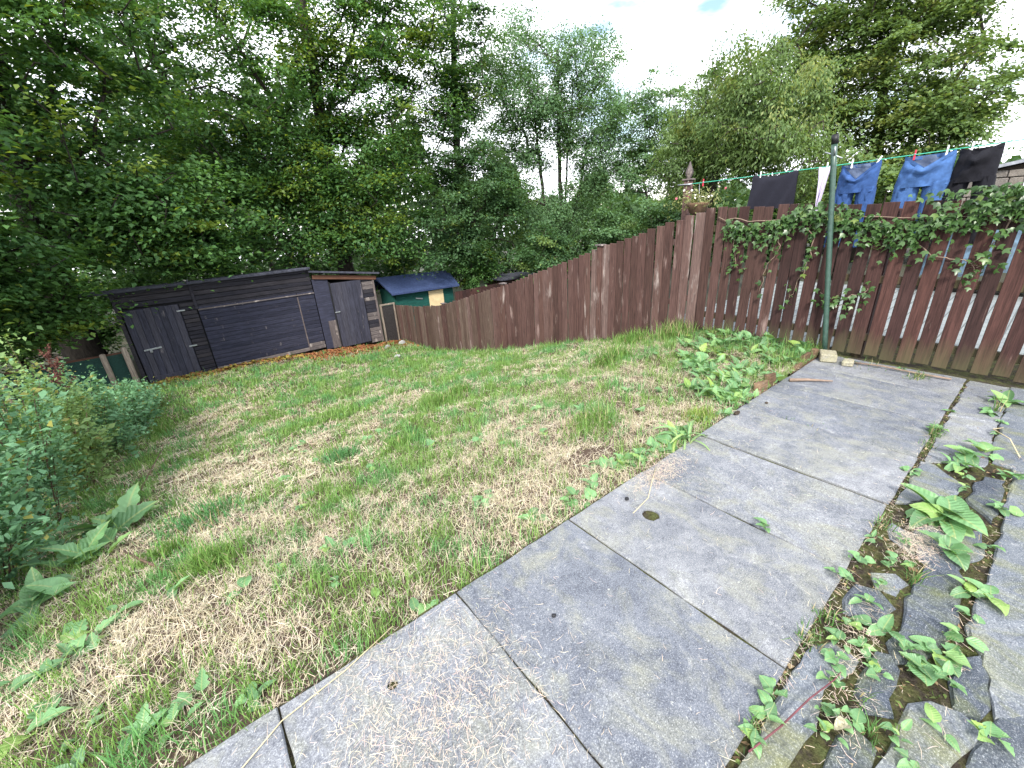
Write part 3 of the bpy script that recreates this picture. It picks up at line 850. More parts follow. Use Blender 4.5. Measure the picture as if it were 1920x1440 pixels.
def jeans(name, y0, y1, zb, mt, inner, label, sag=.07, flare=.0, legs=.55, apart=.02):
    """trousers hung by the waistband: one tube to the crotch, then two legs"""
    yc, w_ = (y0 + y1) / 2, abs(y1 - y0)
    loc = Vector((X0, yc, zb))
    root = thing(name, loc, label, 'trousers')
    n = 28
    def ringpt(t, hw, hd, cy, z, k, seed):
        f = 1 + .22 * math.sin(3 * t + seed + z * 14) + .20 * math.sin(6 * t + z * 31 + seed * 2) + .14 * math.sin(9 * t - z * 47)
        return (X0 + hd * math.sin(t) * f, cy + hw * math.cos(t) * (1 + .03 * math.sin(5 * t + z * 17)), z)
    V, F = [], []
    rows = 9; crotch = .27
    for j in range(rows + 1):
        v = j / rows
        for k in range(n):
            t = 2 * math.pi * k / n
            front = max(0, -math.sin(t))
            y_here = yc + w_ / 2 * math.cos(t)
            ztop = lz(y_here) - .004 - (sag * (1 - abs(math.cos(t))) * (front > 0) + .015 * (front == 0)) * (1 - v) ** 1.5
            z = ztop - crotch * v
            hd = .05 + .035 * math.sin(min(1, v * 1.3) * math.pi * .6)
            V.append(ringpt(t, w_ / 2 * (1 + .05 * v + flare * v), hd * (1 + (.5 * front if v < .4 else 0)), yc, z, k, 1.3))
    for j in range(rows):
        for k in range(n):
            F.append((j * n + k, j * n + (k + 1) % n, (j + 1) * n + (k + 1) % n, (j + 1) * n + k))
    me = py_mesh('seat', [Vector(v) - loc for v in V], F, M[mt], True)
    me.materials.append(M[inner])
    for f_, pg in zip(F, me.polygons):
        if f_[0] % n < n // 2 and f_[0] < n * 5: pg.material_index = 1
    mobj('seat', me, root, loc)
    for s in (-1, 1):
        V, F = [], []
        rows2 = 10
        hw = w_ / 4 * (1 + flare)
        for j in range(rows2 + 1):
            v = j / rows2
            for k in range(n):
                t = 2 * math.pi * k / n
                cy = yc + s * (hw * 1.04 + apart * v + .004)
                z = lz(cy) - crotch + .03 - legs * v
                V.append(ringpt(t, hw * (1.02 - .16 * v), .068 - .012 * v, cy, z, k, 2.1 * s))
        for j in range(rows2):
            for k in range(n):
                F.append((j * n + k, j * n + (k + 1) % n, (j + 1) * n + (k + 1) % n, (j + 1) * n + k))
        mobj('leg', py_mesh('leg', [Vector(v) - loc for v in V], F, M[mt], True), root, loc)
    # waistband
    V, F = [], []
    for j in range(2):
        for k in range(n):
            t = 2 * math.pi * k / n
            front = max(0, -math.sin(t))
            yh = yc + w_ / 2 * math.cos(t)
            z = lz(yh) + .002 - (sag * (1 - abs(math.cos(t))) * (front > 0) + .015 * (front == 0)) - j * .03
            hd = .052 * (1 + .5 * front)
            V.append((X0 + hd * math.sin(t), yc + (w_ / 2 + .003) * math.cos(t), z))
    for k in range(n): F.append((k, (k + 1) % n, n + (k + 1) % n, n + k))
    mobj('waistband', py_mesh('waistband', [Vector(v) - loc for v in V], F, M[mt], True), root, loc)
    return root
cloth('hanging_cloth', 1.985, 2.45, 0, 1.40, 'navy_cloth', 'plain charcoal cloth pegged nearest the finial post', 'cloth')
cloth('hanging_cloth', 1.69, 1.80, 0, 1.33, 'lilac', 'pale lilac cloth hanging right behind the green pole', 'cloth', taper=.12)
jeans('blue_jeans', 1.29, 1.60, .8, 'denim', 'denim_in', 'smaller blue jeans hanging just right of the green pole', sag=.15)
jeans('blue_jeans', .79, 1.12, .8, 'denim_pale', 'denim_in', 'wider faded blue jeans between the smaller jeans and black trousers', sag=.12, flare=.10)
jeans('black_trousers', .515, .765, .8, 'black_cloth', 'black_cloth', 'black trousers at the right end of the washing line', sag=.05, flare=.06, apart=.05)
peg(2.37, 'peg_white', 'pale peg on the left corner of the charcoal cloth')
peg(2.02, 'peg_white', 'pale slanting peg on the right corner of the charcoal cloth', .5)
peg(1.73, 'peg_white', 'pale peg on the lilac cloth')
peg(1.52, 'peg_white', 'pale peg on the left of the smaller jeans')
peg(1.33, 'peg_white', 'pale peg on the right of the smaller jeans', .4)
peg(1.06, 'peg_red', 'red peg on the left of the wider jeans')
peg(.85, 'peg_white', 'pale peg on the right of the wider jeans')
peg(.70, 'peg_white', 'pale peg on the left of the black trousers')
peg(.545, 'peg_white', 'pale peg on the right of the black trousers')
peg(3.05, 'peg_red', 'dark red peg alone on the line beside the finial post')

# pole on our side of the fence
pole = thing('line_pole', (4.955, 1.235, 0), 'slim green metal washing-line pole with black cap in front of the fence', 'pole')
pts = [(4.955 + .0 * i, 1.235 + .29 * i / 10, .0 + 1.93 * i / 10) for i in range(11)]
tube('shaft', pts, .0235, M['green_metal'], pole, 14)
tube('cap', [(4.955, 1.521, 1.925), (4.955, 1.532, 2.0)], .028, M['black_plastic'], pole, 14)
tube('crossbar', [(4.955, 1.44, 1.80), (4.955, 1.51, 1.835), (4.955, 1.585, 1.865)], .007, M['steel'], pole, 6)
tube('cleat', [(4.935, 1.50, 1.83), (4.91, 1.495, 1.86), (4.91, 1.50, 1.90)], .007, M['steel'], pole, 6)

# planter of pale flowers by the finial post
bk = thing('flower_basket', (5.42, 3.02, 1.36), 'small basket of pale straggling flowers below the finial post', 'planter')
lathe('basket', [(.03, 0), (.09, .03), (.13, .12), (.14, .15)], M['terracotta'], bk, (5.42, 3.02, 1.36), 14)
tube('hanger', [(5.42, 3.02, 1.5), (5.48, 3.05, 1.62), (5.55, 3.10, 1.735)], .004, M['steel'], bk, 5)

# ================================================================== VEGETATION
def unit(v): return v / np.maximum(np.linalg.norm(v, axis=-1, keepdims=True), 1e-9)
def leaf_cloud(P, Nn, D, L, W, fold=.18):
    """kite-shaped folded leaves: centre P, normal Nn, direction D, length L, width W -> verts, quads"""
    D = unit(D - Nn * (D * Nn).sum(-1, keepdims=True))
    S = np.cross(Nn, D)
    L = L[:, None]; W = W[:, None]
    a = P - D * L * .5; c = P + D * L * .5 - Nn * L * .12
    m_ = P - D * L * .06 + Nn * W * fold
    b = m_ + S * W * .5; d = m_ - S * W * .5
    V = np.stack([a, b, c, d], 1).reshape(-1, 3)
    i = np.arange(len(P)) * 4
    return V, np.stack([i, i + 1, i + 2, i + 3], 1)

def tree(name, base, label, trunk, trunk_r, blobs, ncl, nleaf, leaf, spray, tints, droop=0., flat=.3, barkm='bark', group=None, yellow=.1, cat='tree', seed=0, stems=None, zmin=-9, twig=.006):
    """trunk: list of world points; blobs: (centre, radii, weight) ellipsoids of the crown; leaves hang in sprays round twig ends"""
    r = np.random.default_rng(1000 + seed)
    base = Vector(base)
    root = thing(name, base, label, cat, group)
    tr = [np.array(p, float) for p in trunk]
    # densify trunk
    nodes, par = [], []
    seglen = [np.linalg.norm(tr[i + 1] - tr[i]) for i in range(len(tr) - 1)]
    for i in range(len(tr) - 1):
        k = max(2, int(seglen[i] / .45))
        for j in range(k):
            nodes.append(tr[i] + (tr[i + 1] - tr[i]) * j / k + r.normal(0, .03, 3) * [1, 1, .2]); par.append(len(nodes) - 2)
    nodes.append(tr[-1]); par.append(len(nodes) - 2)
    nt_ = len(nodes)
    if stems:
        for st in stems:
            prev = min(range(nt_), key=lambda q: np.linalg.norm(nodes[q] - np.array(st[0])))
            for a, b in zip(st[:-1], st[1:]):
                a, b = np.array(a, float), np.array(b, float)
                k = max(2, int(np.linalg.norm(b - a) / .45))
                for j in range(1, k + 1):
                    nodes.append(a + (b - a) * j / k + r.normal(0, .02, 3)); par.append(prev); prev = len(nodes) - 1
    # cluster centres in the crown, thicker towards its surface
    wts = np.array([b[2] for b in blobs], float); wts /= wts.sum()
    which = r.choice(len(blobs), ncl, p=wts)
    u = unit(r.normal(size=(ncl, 3))); rad = r.random(ncl) ** .42
    C = np.array([blobs[w_][0] for w_ in which], float) + u * rad[:, None] * np.array([blobs[w_][1] for w_ in which], float)
    C = C[C[:, 2] > zmin]
    NA = np.array(nodes)
    dist0 = np.array([np.min(np.linalg.norm(NA - c, axis=1)) for c in C])
    order = np.argsort(dist0)
    C = C[order]
    buf = np.zeros((len(nodes) + len(C) * 9, 3)); buf[:len(nodes)] = NA
    cnt = len(nodes); ends = []; sprays_d = []
    for c in C:
        d = c - buf[:cnt]
        dl = np.linalg.norm(d, axis=1)
        cost = dl + .9 * np.maximum(0, -d[:, 2] + .15 * dl) + np.where(np.arange(cnt) < 2, 3., 0)
        j = int(np.argmin(cost))
        L = dl[j]; k = max(1, min(8, int(L / .4)))
        prev = j; a = buf[j].copy()
        for q in range(1, k + 1):
            t = q / k
            p = a + (c - a) * t
            p[2] += .16 * L * math.sin(t * math.pi) * (1 - droop) + r.normal(0, .02)
            p[:2] += r.normal(0, .05 * min(1, L), 2) * (t < 1)
            buf[cnt] = p; par.append(prev); prev = cnt; cnt += 1
        ends.append(prev); sprays_d.append(unit(c - a) if L > 1e-6 else np.array([0, 0, 1.]))
    par = np.array(par)
    # pipe-model radii
    area = np.zeros(cnt); area[ends] += twig ** 2.2
    for i in range(cnt - 1, 0, -1):
        if area[i] == 0: area[i] = (twig * .8) ** 2.2
        area[par[i]] += area[i]
    rr = area ** (1 / 2.2)
    rr *= min(1.6, trunk_r / max(rr[0], 1e-6)) if rr[0] < trunk_r else trunk_r / rr[0]
    rr = np.maximum(rr, twig * .55)
    tn = np.linspace(trunk_r, trunk_r * .35, nt_)
    # trunk: one continuous tube with root flare
    ptsT = [Vector(buf[i]) for i in range(nt_)]
    radT = [max(rr[i], tn[i]) * (1 + .55 * math.exp(-i * .9)) for i in range(nt_)]
    V, F = tube_geo(ptsT, radT, 12)
    V = [v + Vector(r.normal(0, trunk_r * .05, 3)) - base for v in V]
    mobj('trunk', py_mesh('trunk', V, F, M[barkm], True), root, base)
    # limbs: tapering prisms, one object for each of the big limbs
    e = np.arange(nt_, cnt)
    lim = np.zeros(cnt, int)
    for i in e: lim[i] = i if par[i] < nt_ else lim[par[i]]
    ids, sizes = np.unique(lim[e], return_counts=True)
    big_ = ids[np.argsort(-sizes)[:9]]
    grp = np.where(np.isin(lim[e], big_), lim[e], -1)
    ns = 5
    for gi in np.unique(grp):
        q = e[grp == gi]
        A, B = buf[par[q]], buf[q]
        ra, rb = np.minimum(rr[par[q]], rr[q] * 1.5), rr[q]
        d = unit(B - A); t1 = unit(np.cross(d, np.where(np.abs(d[:, 2:3]) > .9, [[1., 0, 0]], [[0, 0, 1.]]))); t2 = np.cross(d, t1)
        VV = []
        for k in range(ns):
            a_ = 2 * math.pi * k / ns
            o_ = t1 * math.cos(a_) + t2 * math.sin(a_)
            VV.append(A - d * ra[:, None] * .3 + o_ * ra[:, None]); VV.append(B + o_ * rb[:, None])
        Vb = np.stack(VV, 1).reshape(-1, 3) - np.array(base)
        i0 = np.arange(len(q)) * (2 * ns)
        Fb = np.concatenate([np.stack([i0 + 2 * k, i0 + 2 * ((k + 1) % ns), i0 + 2 * ((k + 1) % ns) + 1, i0 + 2 * k + 1], 1) for k in range(ns)])
        o = mobj('limb' if gi >= 0 else 'twigs', np_mesh('limb', Vb, [Fb], M[barkm], smooth=True), root, base)
        if gi < 0: o['kind'] = 'stuff'
    # leaves in flattened sprays
    nc = len(C); per = r.multinomial(nleaf, r.dirichlet(np.full(nc, 3.)))
    idx = np.repeat(np.arange(nc), per); n = len(idx)
    cc = C[idx]; sd_ = np.array(sprays_d)[idx]
    up = unit(np.array([0, 0, 1.]) + r.normal(0, .28, (nc, 3)))[idx]
    out_ = unit(sd_ - up * (sd_ * up).sum(1, keepdims=True) + 1e-4)
    sid = np.cross(up, out_)
    scl = (spray * r.uniform(.6, 1.35, nc))[idx]
    pr = r.normal(0, 1, (n, 3)) * [.55, .42, flat * .42]
    P = cc + (out_ * (pr[:, :1] - .25) + sid * pr[:, 1:2] + up * pr[:, 2:3]) * scl[:, None]
    P[:, 2] -= droop * np.abs(pr[:, 0]) * scl * .8 + .18 * (pr[:, 0] ** 2) * scl
    Nn = unit(np.array([0, 0, 1.]) * (1 - droop * .8) + out_ * (.25 + droop * .6) + r.normal(0, .42, (n, 3)))
    D = unit(out_ + sid * np.sign(pr[:, 1:2]) * .7 + r.normal(0, .5, (n, 3)) - np.array([0, 0, droop * 1.6]))
    L = leaf * r.uniform(.7, 1.3, n)
    V, F = leaf_cloud(P, Nn, D, L, L * (.62 if droop < .4 else .38))
    tA, tB, tY = [np.array(t_) for t_ in tints]
    kcl = r.random(nc)
    hue = np.clip(kcl[idx] * .6 + r.random(n) * .55, 0, 1)[:, None]
    T = tA + (tB - tA) * hue
    yl = (r.random(nc) < yellow)[idx] * r.uniform(.3, 1, n) + (r.random(n) < .012)
    T = T + (tY - T) * np.clip(yl, 0, 1)[:, None]
    T = T * r.uniform(.8, 1.2, (n, 1))
    mobj('crown', np_mesh('crown', V - np.array(base), [F], M['leaf'], np.repeat(T, 4, 0)), root, base)
    return root
BEECH = [(.046, .118, .042), (.105, .215, .060), (.22, .30, .045)]
BLUEG = [(.052, .115, .050), (.100, .195, .080), (.17, .24, .06)]
ASH = [(.085, .170, .080), (.140, .250, .115), (.19, .28, .1)]
CHER = [(.085, .150, .052), (.16, .240, .080), (.25, .29, .09)]

tree('beech_tree', (-2.1, 13.7, -1.9), 'broad dark-trunked tree directly behind the left end of the long shed', [(-2.1, 13.7, -1.9), (-2.1, 13.75, .3), (-1.9, 13.9, 2.6), (-1.6, 13.9, 5.2), (-1.5, 13.7, 8.5)], .34,
     [((-1.2, 13.2, 4.4), (2.6, 2.2, 4.0), 5), ((-.2, 12.6, 2.0), (2.2, 1.5, 1.1), 2.2), ((-1.8, 13.0, 8.2), (3.2, 2.4, 2.6), 3), ((.6, 12.6, 1.15), (1.2, .7, .45), .9)], 400, 56000, .115, .72, BEECH, seed=1, yellow=.08,
     stems=[[(-2.1, 13.72, -.8), (-2.7, 13.6, 1.0), (-3.1, 13.5, 4.0)], [(-1.95, 13.9, 2.0), (-.9, 13.6, 4.3), (.0, 13.5, 7.5)], [(-1.9, 13.9, 2.6), (-.6, 13.4, 3.3), (.9, 13.1, 3.7)]])
tree('overhanging_tree', (-5.2, 10.6, -1.7), 'nearer leafy tree reaching in from the left edge over the bushes', [(-5.2, 10.6, -1.7), (-5.0, 10.7, 1.5), (-4.6, 10.6, 4.5), (-4.3, 10.5, 7)], .26,
     [((-3.0, 10.4, 2.7), (1.8, 1.5, 2.3), 5), ((-2.4, 10.8, 1.3), (1.3, 1.0, .9), 2.5), ((-2.35, 11.7, .35), (1.0, .7, .6), 1.6), ((-3.4, 10.6, 5.6), (2.0, 1.6, 2.2), 3)], 290, 43000, .11, .58, BEECH, seed=2, yellow=.05)
tree('tall_beech_tree', (5.1, 16.3, -2.2), 'tall beech with visible trunk and yellow-green sprays, centre left', [(5.1, 16.3, -2.2), (5.15, 16.3, 2.5), (5.25, 16.2, 6.5), (5.4, 16.1, 11)], .30,
     [((4.9, 15.7, 6.0), (3.5, 2.4, 4.6), 6), ((5.6, 14.8, 2.7), (3.0, 1.4, 2.0), 3.2), ((2.4, 15.2, 3.1), (2.4, 1.6, 2.3), 2.2), ((7.3, 14.9, 6.4), (2.2, 1.9, 3.4), 3), ((4.2, 14.6, 1.0), (3.2, 1.1, .75), 1.6)], 680, 98000, .112, .74, BEECH, seed=3, yellow=.16,
     stems=[[(5.2, 16.25, 4.5), (6.3, 15.9, 6.4), (7.0, 15.6, 8.0)], [(5.15, 16.3, 3.0), (4.0, 15.9, 4.6), (3.0, 15.7, 6.6)], [(5.15, 16.3, 1.2), (6.1, 15.6, 2.2), (7.0, 15.2, 3.0)]])
tree('background_tree', (1.6, 18.8, -2.5), 'tree filling the gap behind the broad tree and the tall beech', [(1.6, 18.8, -2.5), (1.5, 18.7, 2.0), (1.4, 18.6, 6.5), (1.2, 18.5, 10)], .17,
     [((1.2, 18.4, 6.2), (2.6, 1.4, 4.0), 5), ((2.6, 18.2, 3.0), (1.8, 1.2, 1.8), 2)], 210, 26000, .125, .75, BLUEG, seed=15, yellow=.05)
tree('leaning_tree', (2.9, 15.4, -2.1), 'thin grey stem leaning left above the middle of the shed roof', [(2.9, 15.4, -2.1), (2.5, 15.3, .6), (1.9, 15.2, 1.9), (1.5, 15.2, 3.6)], .075,
     [((1.5, 15.1, 3.0), (1.3, 1.0, 1.4), 3), ((.6, 15.2, 1.8), (1.0, .8, .6), 1)], 70, 9000, .10, .55, BEECH, barkm='bark_pale', seed=4, yellow=.15)
tree('dark_tree', (9.9, 15.6, -2.4), 'dense dark green tree right of the tall beech', [(9.9, 15.6, -2.4), (9.8, 15.5, 1.5), (9.9, 15.4, 5.0), (10.1, 15.2, 9.0)], .2,
     [((9.5, 15.0, 3.3), (1.7, 1.6, 3.6), 5), ((9.8, 14.9, 7.2), (1.5, 1.4, 2.6), 2.4), ((8.6, 14.6, .8), (1.6, 1.2, 1.3), 2.2), ((11.2, 14.4, 1.6), (1.5, 1.3, 1.8), 2)], 360, 54000, .105, .6, BLUEG, seed=5, yellow=.05)
tree('silvery_tree', (15.0, 15.2, -2.6), 'pale feathery multi-stemmed tree under the open white sky, centre', [(15.0, 15.2, -2.6), (15.0, 15.1, .0), (14.9, 15.0, 2.4), (14.7, 14.9, 5.6), (14.6, 14.8, 7.6)], .14,
     [((13.7, 15.3, 6.1), (2.4, 1.9, 2.9), 6), ((15.8, 13.9, 5.6), (2.2, 1.8, 2.7), 4.4), ((12.4, 16.3, 4.0), (1.9, 1.5, 3.0), 3.4), ((16.3, 13.4, 2.9), (1.4, 1.4, 1.2), 1.2), ((14.6, 14.4, 1.4), (1.9, 1.0, 1.5), 1.8)], 460, 76000, .095, .66, ASH, seed=6, yellow=.03, droop=.35, barkm='bark', flat=.7,
     stems=[[(15.0, 15.1, -.2), (15.6, 14.6, 2.0), (16.0, 14.2, 5.0)], [(15.0, 15.1, -.4), (14.2, 15.4, 2.2), (13.8, 15.4, 5.4)], [(15.0, 15.1, .2), (15.2, 14.9, 3.0), (15.3, 14.6, 6.5)]])
tree('slender_tree', (18.0, 11.6, -2.4), 'slender pale tree in the dip between the centre and right-hand trees', [(18.0, 11.6, -2.4), (18.0, 11.5, 1.0), (18.1, 11.4, 4.2)], .10,
     [((17.8, 12.2, 4.2), (1.6, 2.0, 2.4), 4), ((18.4, 10.0, 3.9), (1.4, 1.8, 2.3), 3.4)], 210, 32000, .105, .6, ASH, seed=7, yellow=.05, barkm='bark',
     stems=[[(18.0, 11.6, -.5), (18.6, 10.4, 1.5), (18.7, 10.0, 3.2)], [(18.0, 11.6, -.8), (17.3, 12.0, 1.6), (17.0, 12.2, 3.0)]])
tree('cherry_tree', (11.9, 6.6, -.6), 'round drooping tree with narrow yellow-green leaves behind the finial post', [(11.9, 6.6, -.6), (11.9, 6.5, .9), (11.8, 6.2, 2.0), (11.8, 5.8, 3.6)], .11,
     [((11.9, 5.8, 3.45), (1.4, 1.7, 1.45), 5), ((11.6, 4.5, 2.8), (1.2, 1.1, 1.35), 3), ((11.6, 7.1, 2.6), (1.1, .9, 1.1), 2)], 300, 46000, .09, .44, CHER, droop=.75, flat=.9, seed=8, yellow=.12)
tree('right_hand_tree', (17.0, 4.0, -.8), 'large spreading tree above the washing on the right', [(17.0, 4.0, -.8), (17.0, 4.0, 1.6), (16.9, 4.2, 3.4), (16.7, 4.4, 6.6)], .2,
     [((16.6, 4.3, 5.0), (1.9, 2.1, 2.2), 5), ((16.4, 2.6, 3.3), (1.6, 1.1, 1.6), 2.8), ((16.3, 5.8, 4.8), (1.5, 1.7, 2.2), 4.2), ((16.5, 4.4, 6.9), (1.9, 2.9, 1.6), 3.6), ((15.5, 3.6, 3.0), (.8, 1.8, 1.6), 2.6), ((16.2, 3.6, 1.9), (1.4, 1.9, 1.0), 2.0)], 580, 88000, .10, .55, CHER, seed=9, yellow=.12,
     stems=[[(17.0, 4.0, 1.4), (16.6, 3.2, 3.0), (16.4, 2.6, 4.4)], [(17.0, 4.0, 1.2), (16.6, 5.2, 3.0), (16.4, 5.9, 5.0)]])
UND = [
 ('garden_shrub', (13.2, 3.5, -.3), [((12.9, 3.5, 1.3), (.9, 1.4, .95), 1)], 8500, CHER, 'bushy yellow-green shrub behind the two pairs of jeans'),
 ('garden_shrub', (13.0, 1.9, -.3), [((14.5, 2.2, 1.3), (.9, .9, .9), 1)], 5000, BLUEG, 'grey-green shrub behind the black trousers'),
 ('understory_shrub', (7.3, 16.8, -2.4), [((7.2, 16.4, .0), (1.6, 1.1, 1.3), 1)], 9500, BEECH, 'leafy shrub rising behind the blue roof of the green shed'),
 ('understory_shrub', (9.6, 14.9, -2.4), [((9.7, 14.9, -.3), (1.5, .8, 1.0), 1)], 8500, BEECH, 'bright leafy shrub behind the dark fence'),
 ('understory_shrub', (12.2, 12.8, -2.2), [((12.0, 12.8, -.1), (1.4, 1.1, 1.3), 1)], 9000, BLUEG, 'blue-green shrub above the middle of the sloping fence'),
 ('understory_shrub', (13.8, 11.0, -1.6), [((13.7, 11.0, .5), (1.3, 1.2, 1.3), 1)], 9000, ASH, 'light green shrub above the upper part of the sloping fence'),
 ('understory_shrub', (14.6, 9.2, -1.2), [((14.4, 9.2, .8), (1.1, 1.1, 1.2), 1)], 8000, ASH, 'green shrub just left of the finial post'),
 ('understory_shrub', (1.0, 17.6, -2.4), [((.8, 17.4, .4), (2.4, 1.2, 1.7), 1)], 12000, BEECH, 'shaded shrub behind the middle of the long shed'),
 ('understory_shrub', (4.3, 18.4, -2.5), [((4.3, 18.2, .3), (2.2, 1.1, 1.6), 1)], 10000, BLUEG, 'shaded shrub behind the right end of the long shed'),
 ('understory_shrub', (-3.4, 15.6, -2.1), [((-3.6, 15.4, -.3), (1.7, 1.1, 1.4), 1)], 9000, BEECH, 'dark shrub in the shade left of the broad trunk'),
 ('understory_shrub', (-1.2, 16.4, -2.1), [((-1.2, 16.2, .2), (1.9, 1.0, 1.8), 1)], 11000, BEECH, 'dark shrub just right of the broad trunk behind the shed'),
 ('understory_shrub', (-4.4, 13.4, -1.9), [((-4.2, 13.2, .4), (1.4, 1.0, 1.9), 1)], 9000, BEECH, 'dark shrub behind the green screening at the left edge'),
 ('understory_shrub', (-3.2, 18.6, -2.3), [((-3.0, 18.2, -.4), (1.9, 1.2, 1.9), 1)], 9500, BEECH, 'deep-shade shrub far behind the broad trunk'),
 ('understory_shrub', (-5.6, 17.0, -2.3), [((-5.4, 16.8, -.2), (1.9, 1.2, 2.0), 1)], 7500, BEECH, 'shaded shrub far left beyond the screening'),
]
for i, (nm, b, bl, nl, tn_, lab) in enumerate(UND):
    c = bl[0][0]
    tree(nm, b, lab, [b, ((b[0] + c[0]) / 2, (b[1] + c[1]) / 2, (b[2] + c[2]) / 2), tuple(c)], .05, bl, 60, nl, .105, .5, tn_, seed=20 + i, cat='shrub', group='shrubs beyond the garden')

# far woodland that reads as one mass
def far_wood():
    r = np.random.default_rng(5)
    Vs, Fs, Ts = [], [], []
    n = 60000
    az = r.uniform(-.35, 1.75, n)        # angle from +Y towards +X
    Rr = r.uniform(28, 42, n)
    top = np.interp(az, [-.35, .25, .5, .75, 1.0, 1.3, 1.75], [9.5, 8.5, 5.5, 2.8, 2.6, 2.2, 1.6]) * (1 + .28 * np.sin(az * 31) + .18 * np.sin(az * 67 + 1))
    x, y_ = Rr * np.sin(az), Rr * np.cos(az)
    zg = gz(np.clip(x, -3, 5), y_, False)
    z = zg + (top - zg) * r.random(n) ** .8
    P = np.stack([x, y_, z], 1)
    Nn = unit(r.normal(0, .6, (n, 3)) + [0, 0, .7]); D = unit(r.normal(size=(n, 3)))
    L = r.uniform(.3, .6, n)
    V, F = leaf_cloud(P, Nn, D, L, L * .7)
    T = np.array([.045, .095, .035]) + r.random((n, 1)) * np.array([.04, .06, .025])
    props(mobj('far_woodland', np_mesh('far_woodland', V, [F], M['leaf'], np.repeat(T, 4, 0))), 'far green woodland filling the gaps between the garden trees', 'woodland', kind='stuff')
far_wood()

# ---- bushes along the left side
def bush(loc, rx, ry, hgt, nl, lab, seed, leaf=.05, tint=None):
    r = np.random.default_rng(300 + seed)
    x, y_ = loc; z0 = gzf(x, y_) - .03
    base = Vector((x, y_, z0))
    root = thing('bramble_bush', base, lab, 'bush', 'bushes along the left edge')
    V, F = [], []
    tips = []
    for i in range(44):
        a = r.uniform(0, 6.28); q = math.sqrt(r.random())
        tip = Vector((math.cos(a) * rx * q, math.sin(a) * ry * q, hgt * r.choice([r.uniform(.4, .95), r.uniform(.9, 1.3)], p=[.55, .45]) * (1 - .4 * q * q)))
        st = Vector((tip.x * .35, tip.y * .35, 0))
        md = (st + tip) / 2 + Vector((r.normal(0, .05), r.normal(0, .05), hgt * .18))
        g_, f_ = tube_geo([st, (st + md) / 2, md, (md + tip) / 2 + Vector((0, 0, .03)), tip], [.006, .005, .0045, .0035, .002], 4, False)
        o_ = len(V); V += g_; F += [tuple(q_ + o_ for q_ in f) for f in f_]
        for t in np.linspace(.25, 1, 7):
            p = st.lerp(md, t * 2) if t < .5 else md.lerp(tip, t * 2 - 1)
            tips.append((p.x, p.y, p.z))
    mobj('stems', py_mesh('stems', V, F, M['twig']), root, base)
    tips = np.array(tips)
    # extra leaf clusters over the dome
    k = 60
    u = unit(r.normal(size=(k, 3))); u[:, 2] = np.abs(u[:, 2])
    dome = u * np.array([rx, ry, hgt]) * (r.random((k, 1)) ** .25)
    tips = np.concatenate([tips, dome])
    idx = r.integers(0, len(tips), nl)
    P = tips[idx] + r.normal(0, .055, (nl, 3))
    P[:, 2] = np.maximum(P[:, 2], .02)
    Nn = unit(np.array([0, 0, 1.]) + r.normal(0, .5, (nl, 3))); D = unit(r.normal(size=(nl, 3)) * [1, 1, .4] - [0, 0, .35])
    L = leaf * np.clip(r.gamma(3, .26, nl), .3, 1.9)
    V, F = leaf_cloud(P, Nn, D, L, L * r.uniform(.4, .65, nl), .14)
    tA, tB = tint or ((.070, .175, .085), (.19, .36, .19))
    kc = r.random(len(tips))[idx]
    T = np.array(tA) + (np.array(tB) - np.array(tA)) * np.clip(kc * .65 + r.random(nl) * .5, 0, 1)[:, None]
    yy = r.random(nl) < .04
    T[yy] = (.24, .24, .06)
    mobj('foliage', np_mesh('foliage', V, [F], M['bushleaf'], np.repeat(T, 4, 0)), root, base)
bush((-1.68, 2.9), .48, .6, .55, 6500, 'low leafy bush in the bottom left corner beside the lawn', 1, .055)
bush((-1.62, 4.0), .55, .75, 1.08, 9500, 'dense grey-green bush behind the big dock leaves at left', 2, .055)
bush((-1.60, 5.2), .52, .8, 1.48, 10500, 'tallest grey-green bush at the left edge', 3, .055)
bush((-1.52, 6.4), .50, .8, 1.42, 10500, 'yellowish-green leafy bush below the rusty seed head', 4, .055, ((.10, .19, .065), (.23, .34, .12)))
bush((-1.42, 7.6), .55, .8, 1.10, 9500, 'bushy weeds in front of the green screening', 5, .055)
bush((-1.28, 8.7), .62, .75, .70, 8000, 'low spreading grey-green weeds before the shed door', 6, .055)
bush((-1.30, 10.0), .55, .75, .52, 6500, 'lowest straggling weeds by the left corner of the shed', 7, .055)

# rusty dock seed head, tall grass heads
def seed_head(x, y_, h0, h1, lab):
    z0 = gzf(x, y_)
    root = thing('dock_seed_head', (x, y_, z0), lab, 'plant')
    tube('stem', [(x, y_, z0), (x - .03, y_ + .02, z0 + h0), (x - .06, y_ + .03, z0 + h1)], [.008, .006, .003], M['seed'], root, 6)
    r = np.random.default_rng(3)
    n = 900
    br = r.integers(0, 9, n); t = r.random(n)
    hgt = h0 + (h1 - h0) * (br / 9.); az = br * 2.4
    P = np.stack([-.05 + np.cos(az) * t * .13 * (1.1 - br / 12), np.sin(az) * t * .13 * (1.1 - br / 12), hgt + t * .16], 1) + r.normal(0, .012, (n, 3))
    L = r.uniform(.012, .022, n)
    V, F = leaf_cloud(P, unit(r.normal(size=(n, 3))), unit(r.normal(size=(n, 3))), L, L)
    mobj('seeds', np_mesh('seeds', V, [F], M['seed']), root, (x, y_, z0))
seed_head(-1.38, 7.3, 1.05, 1.55, 'rusty red dock seed head standing above the left bushes')

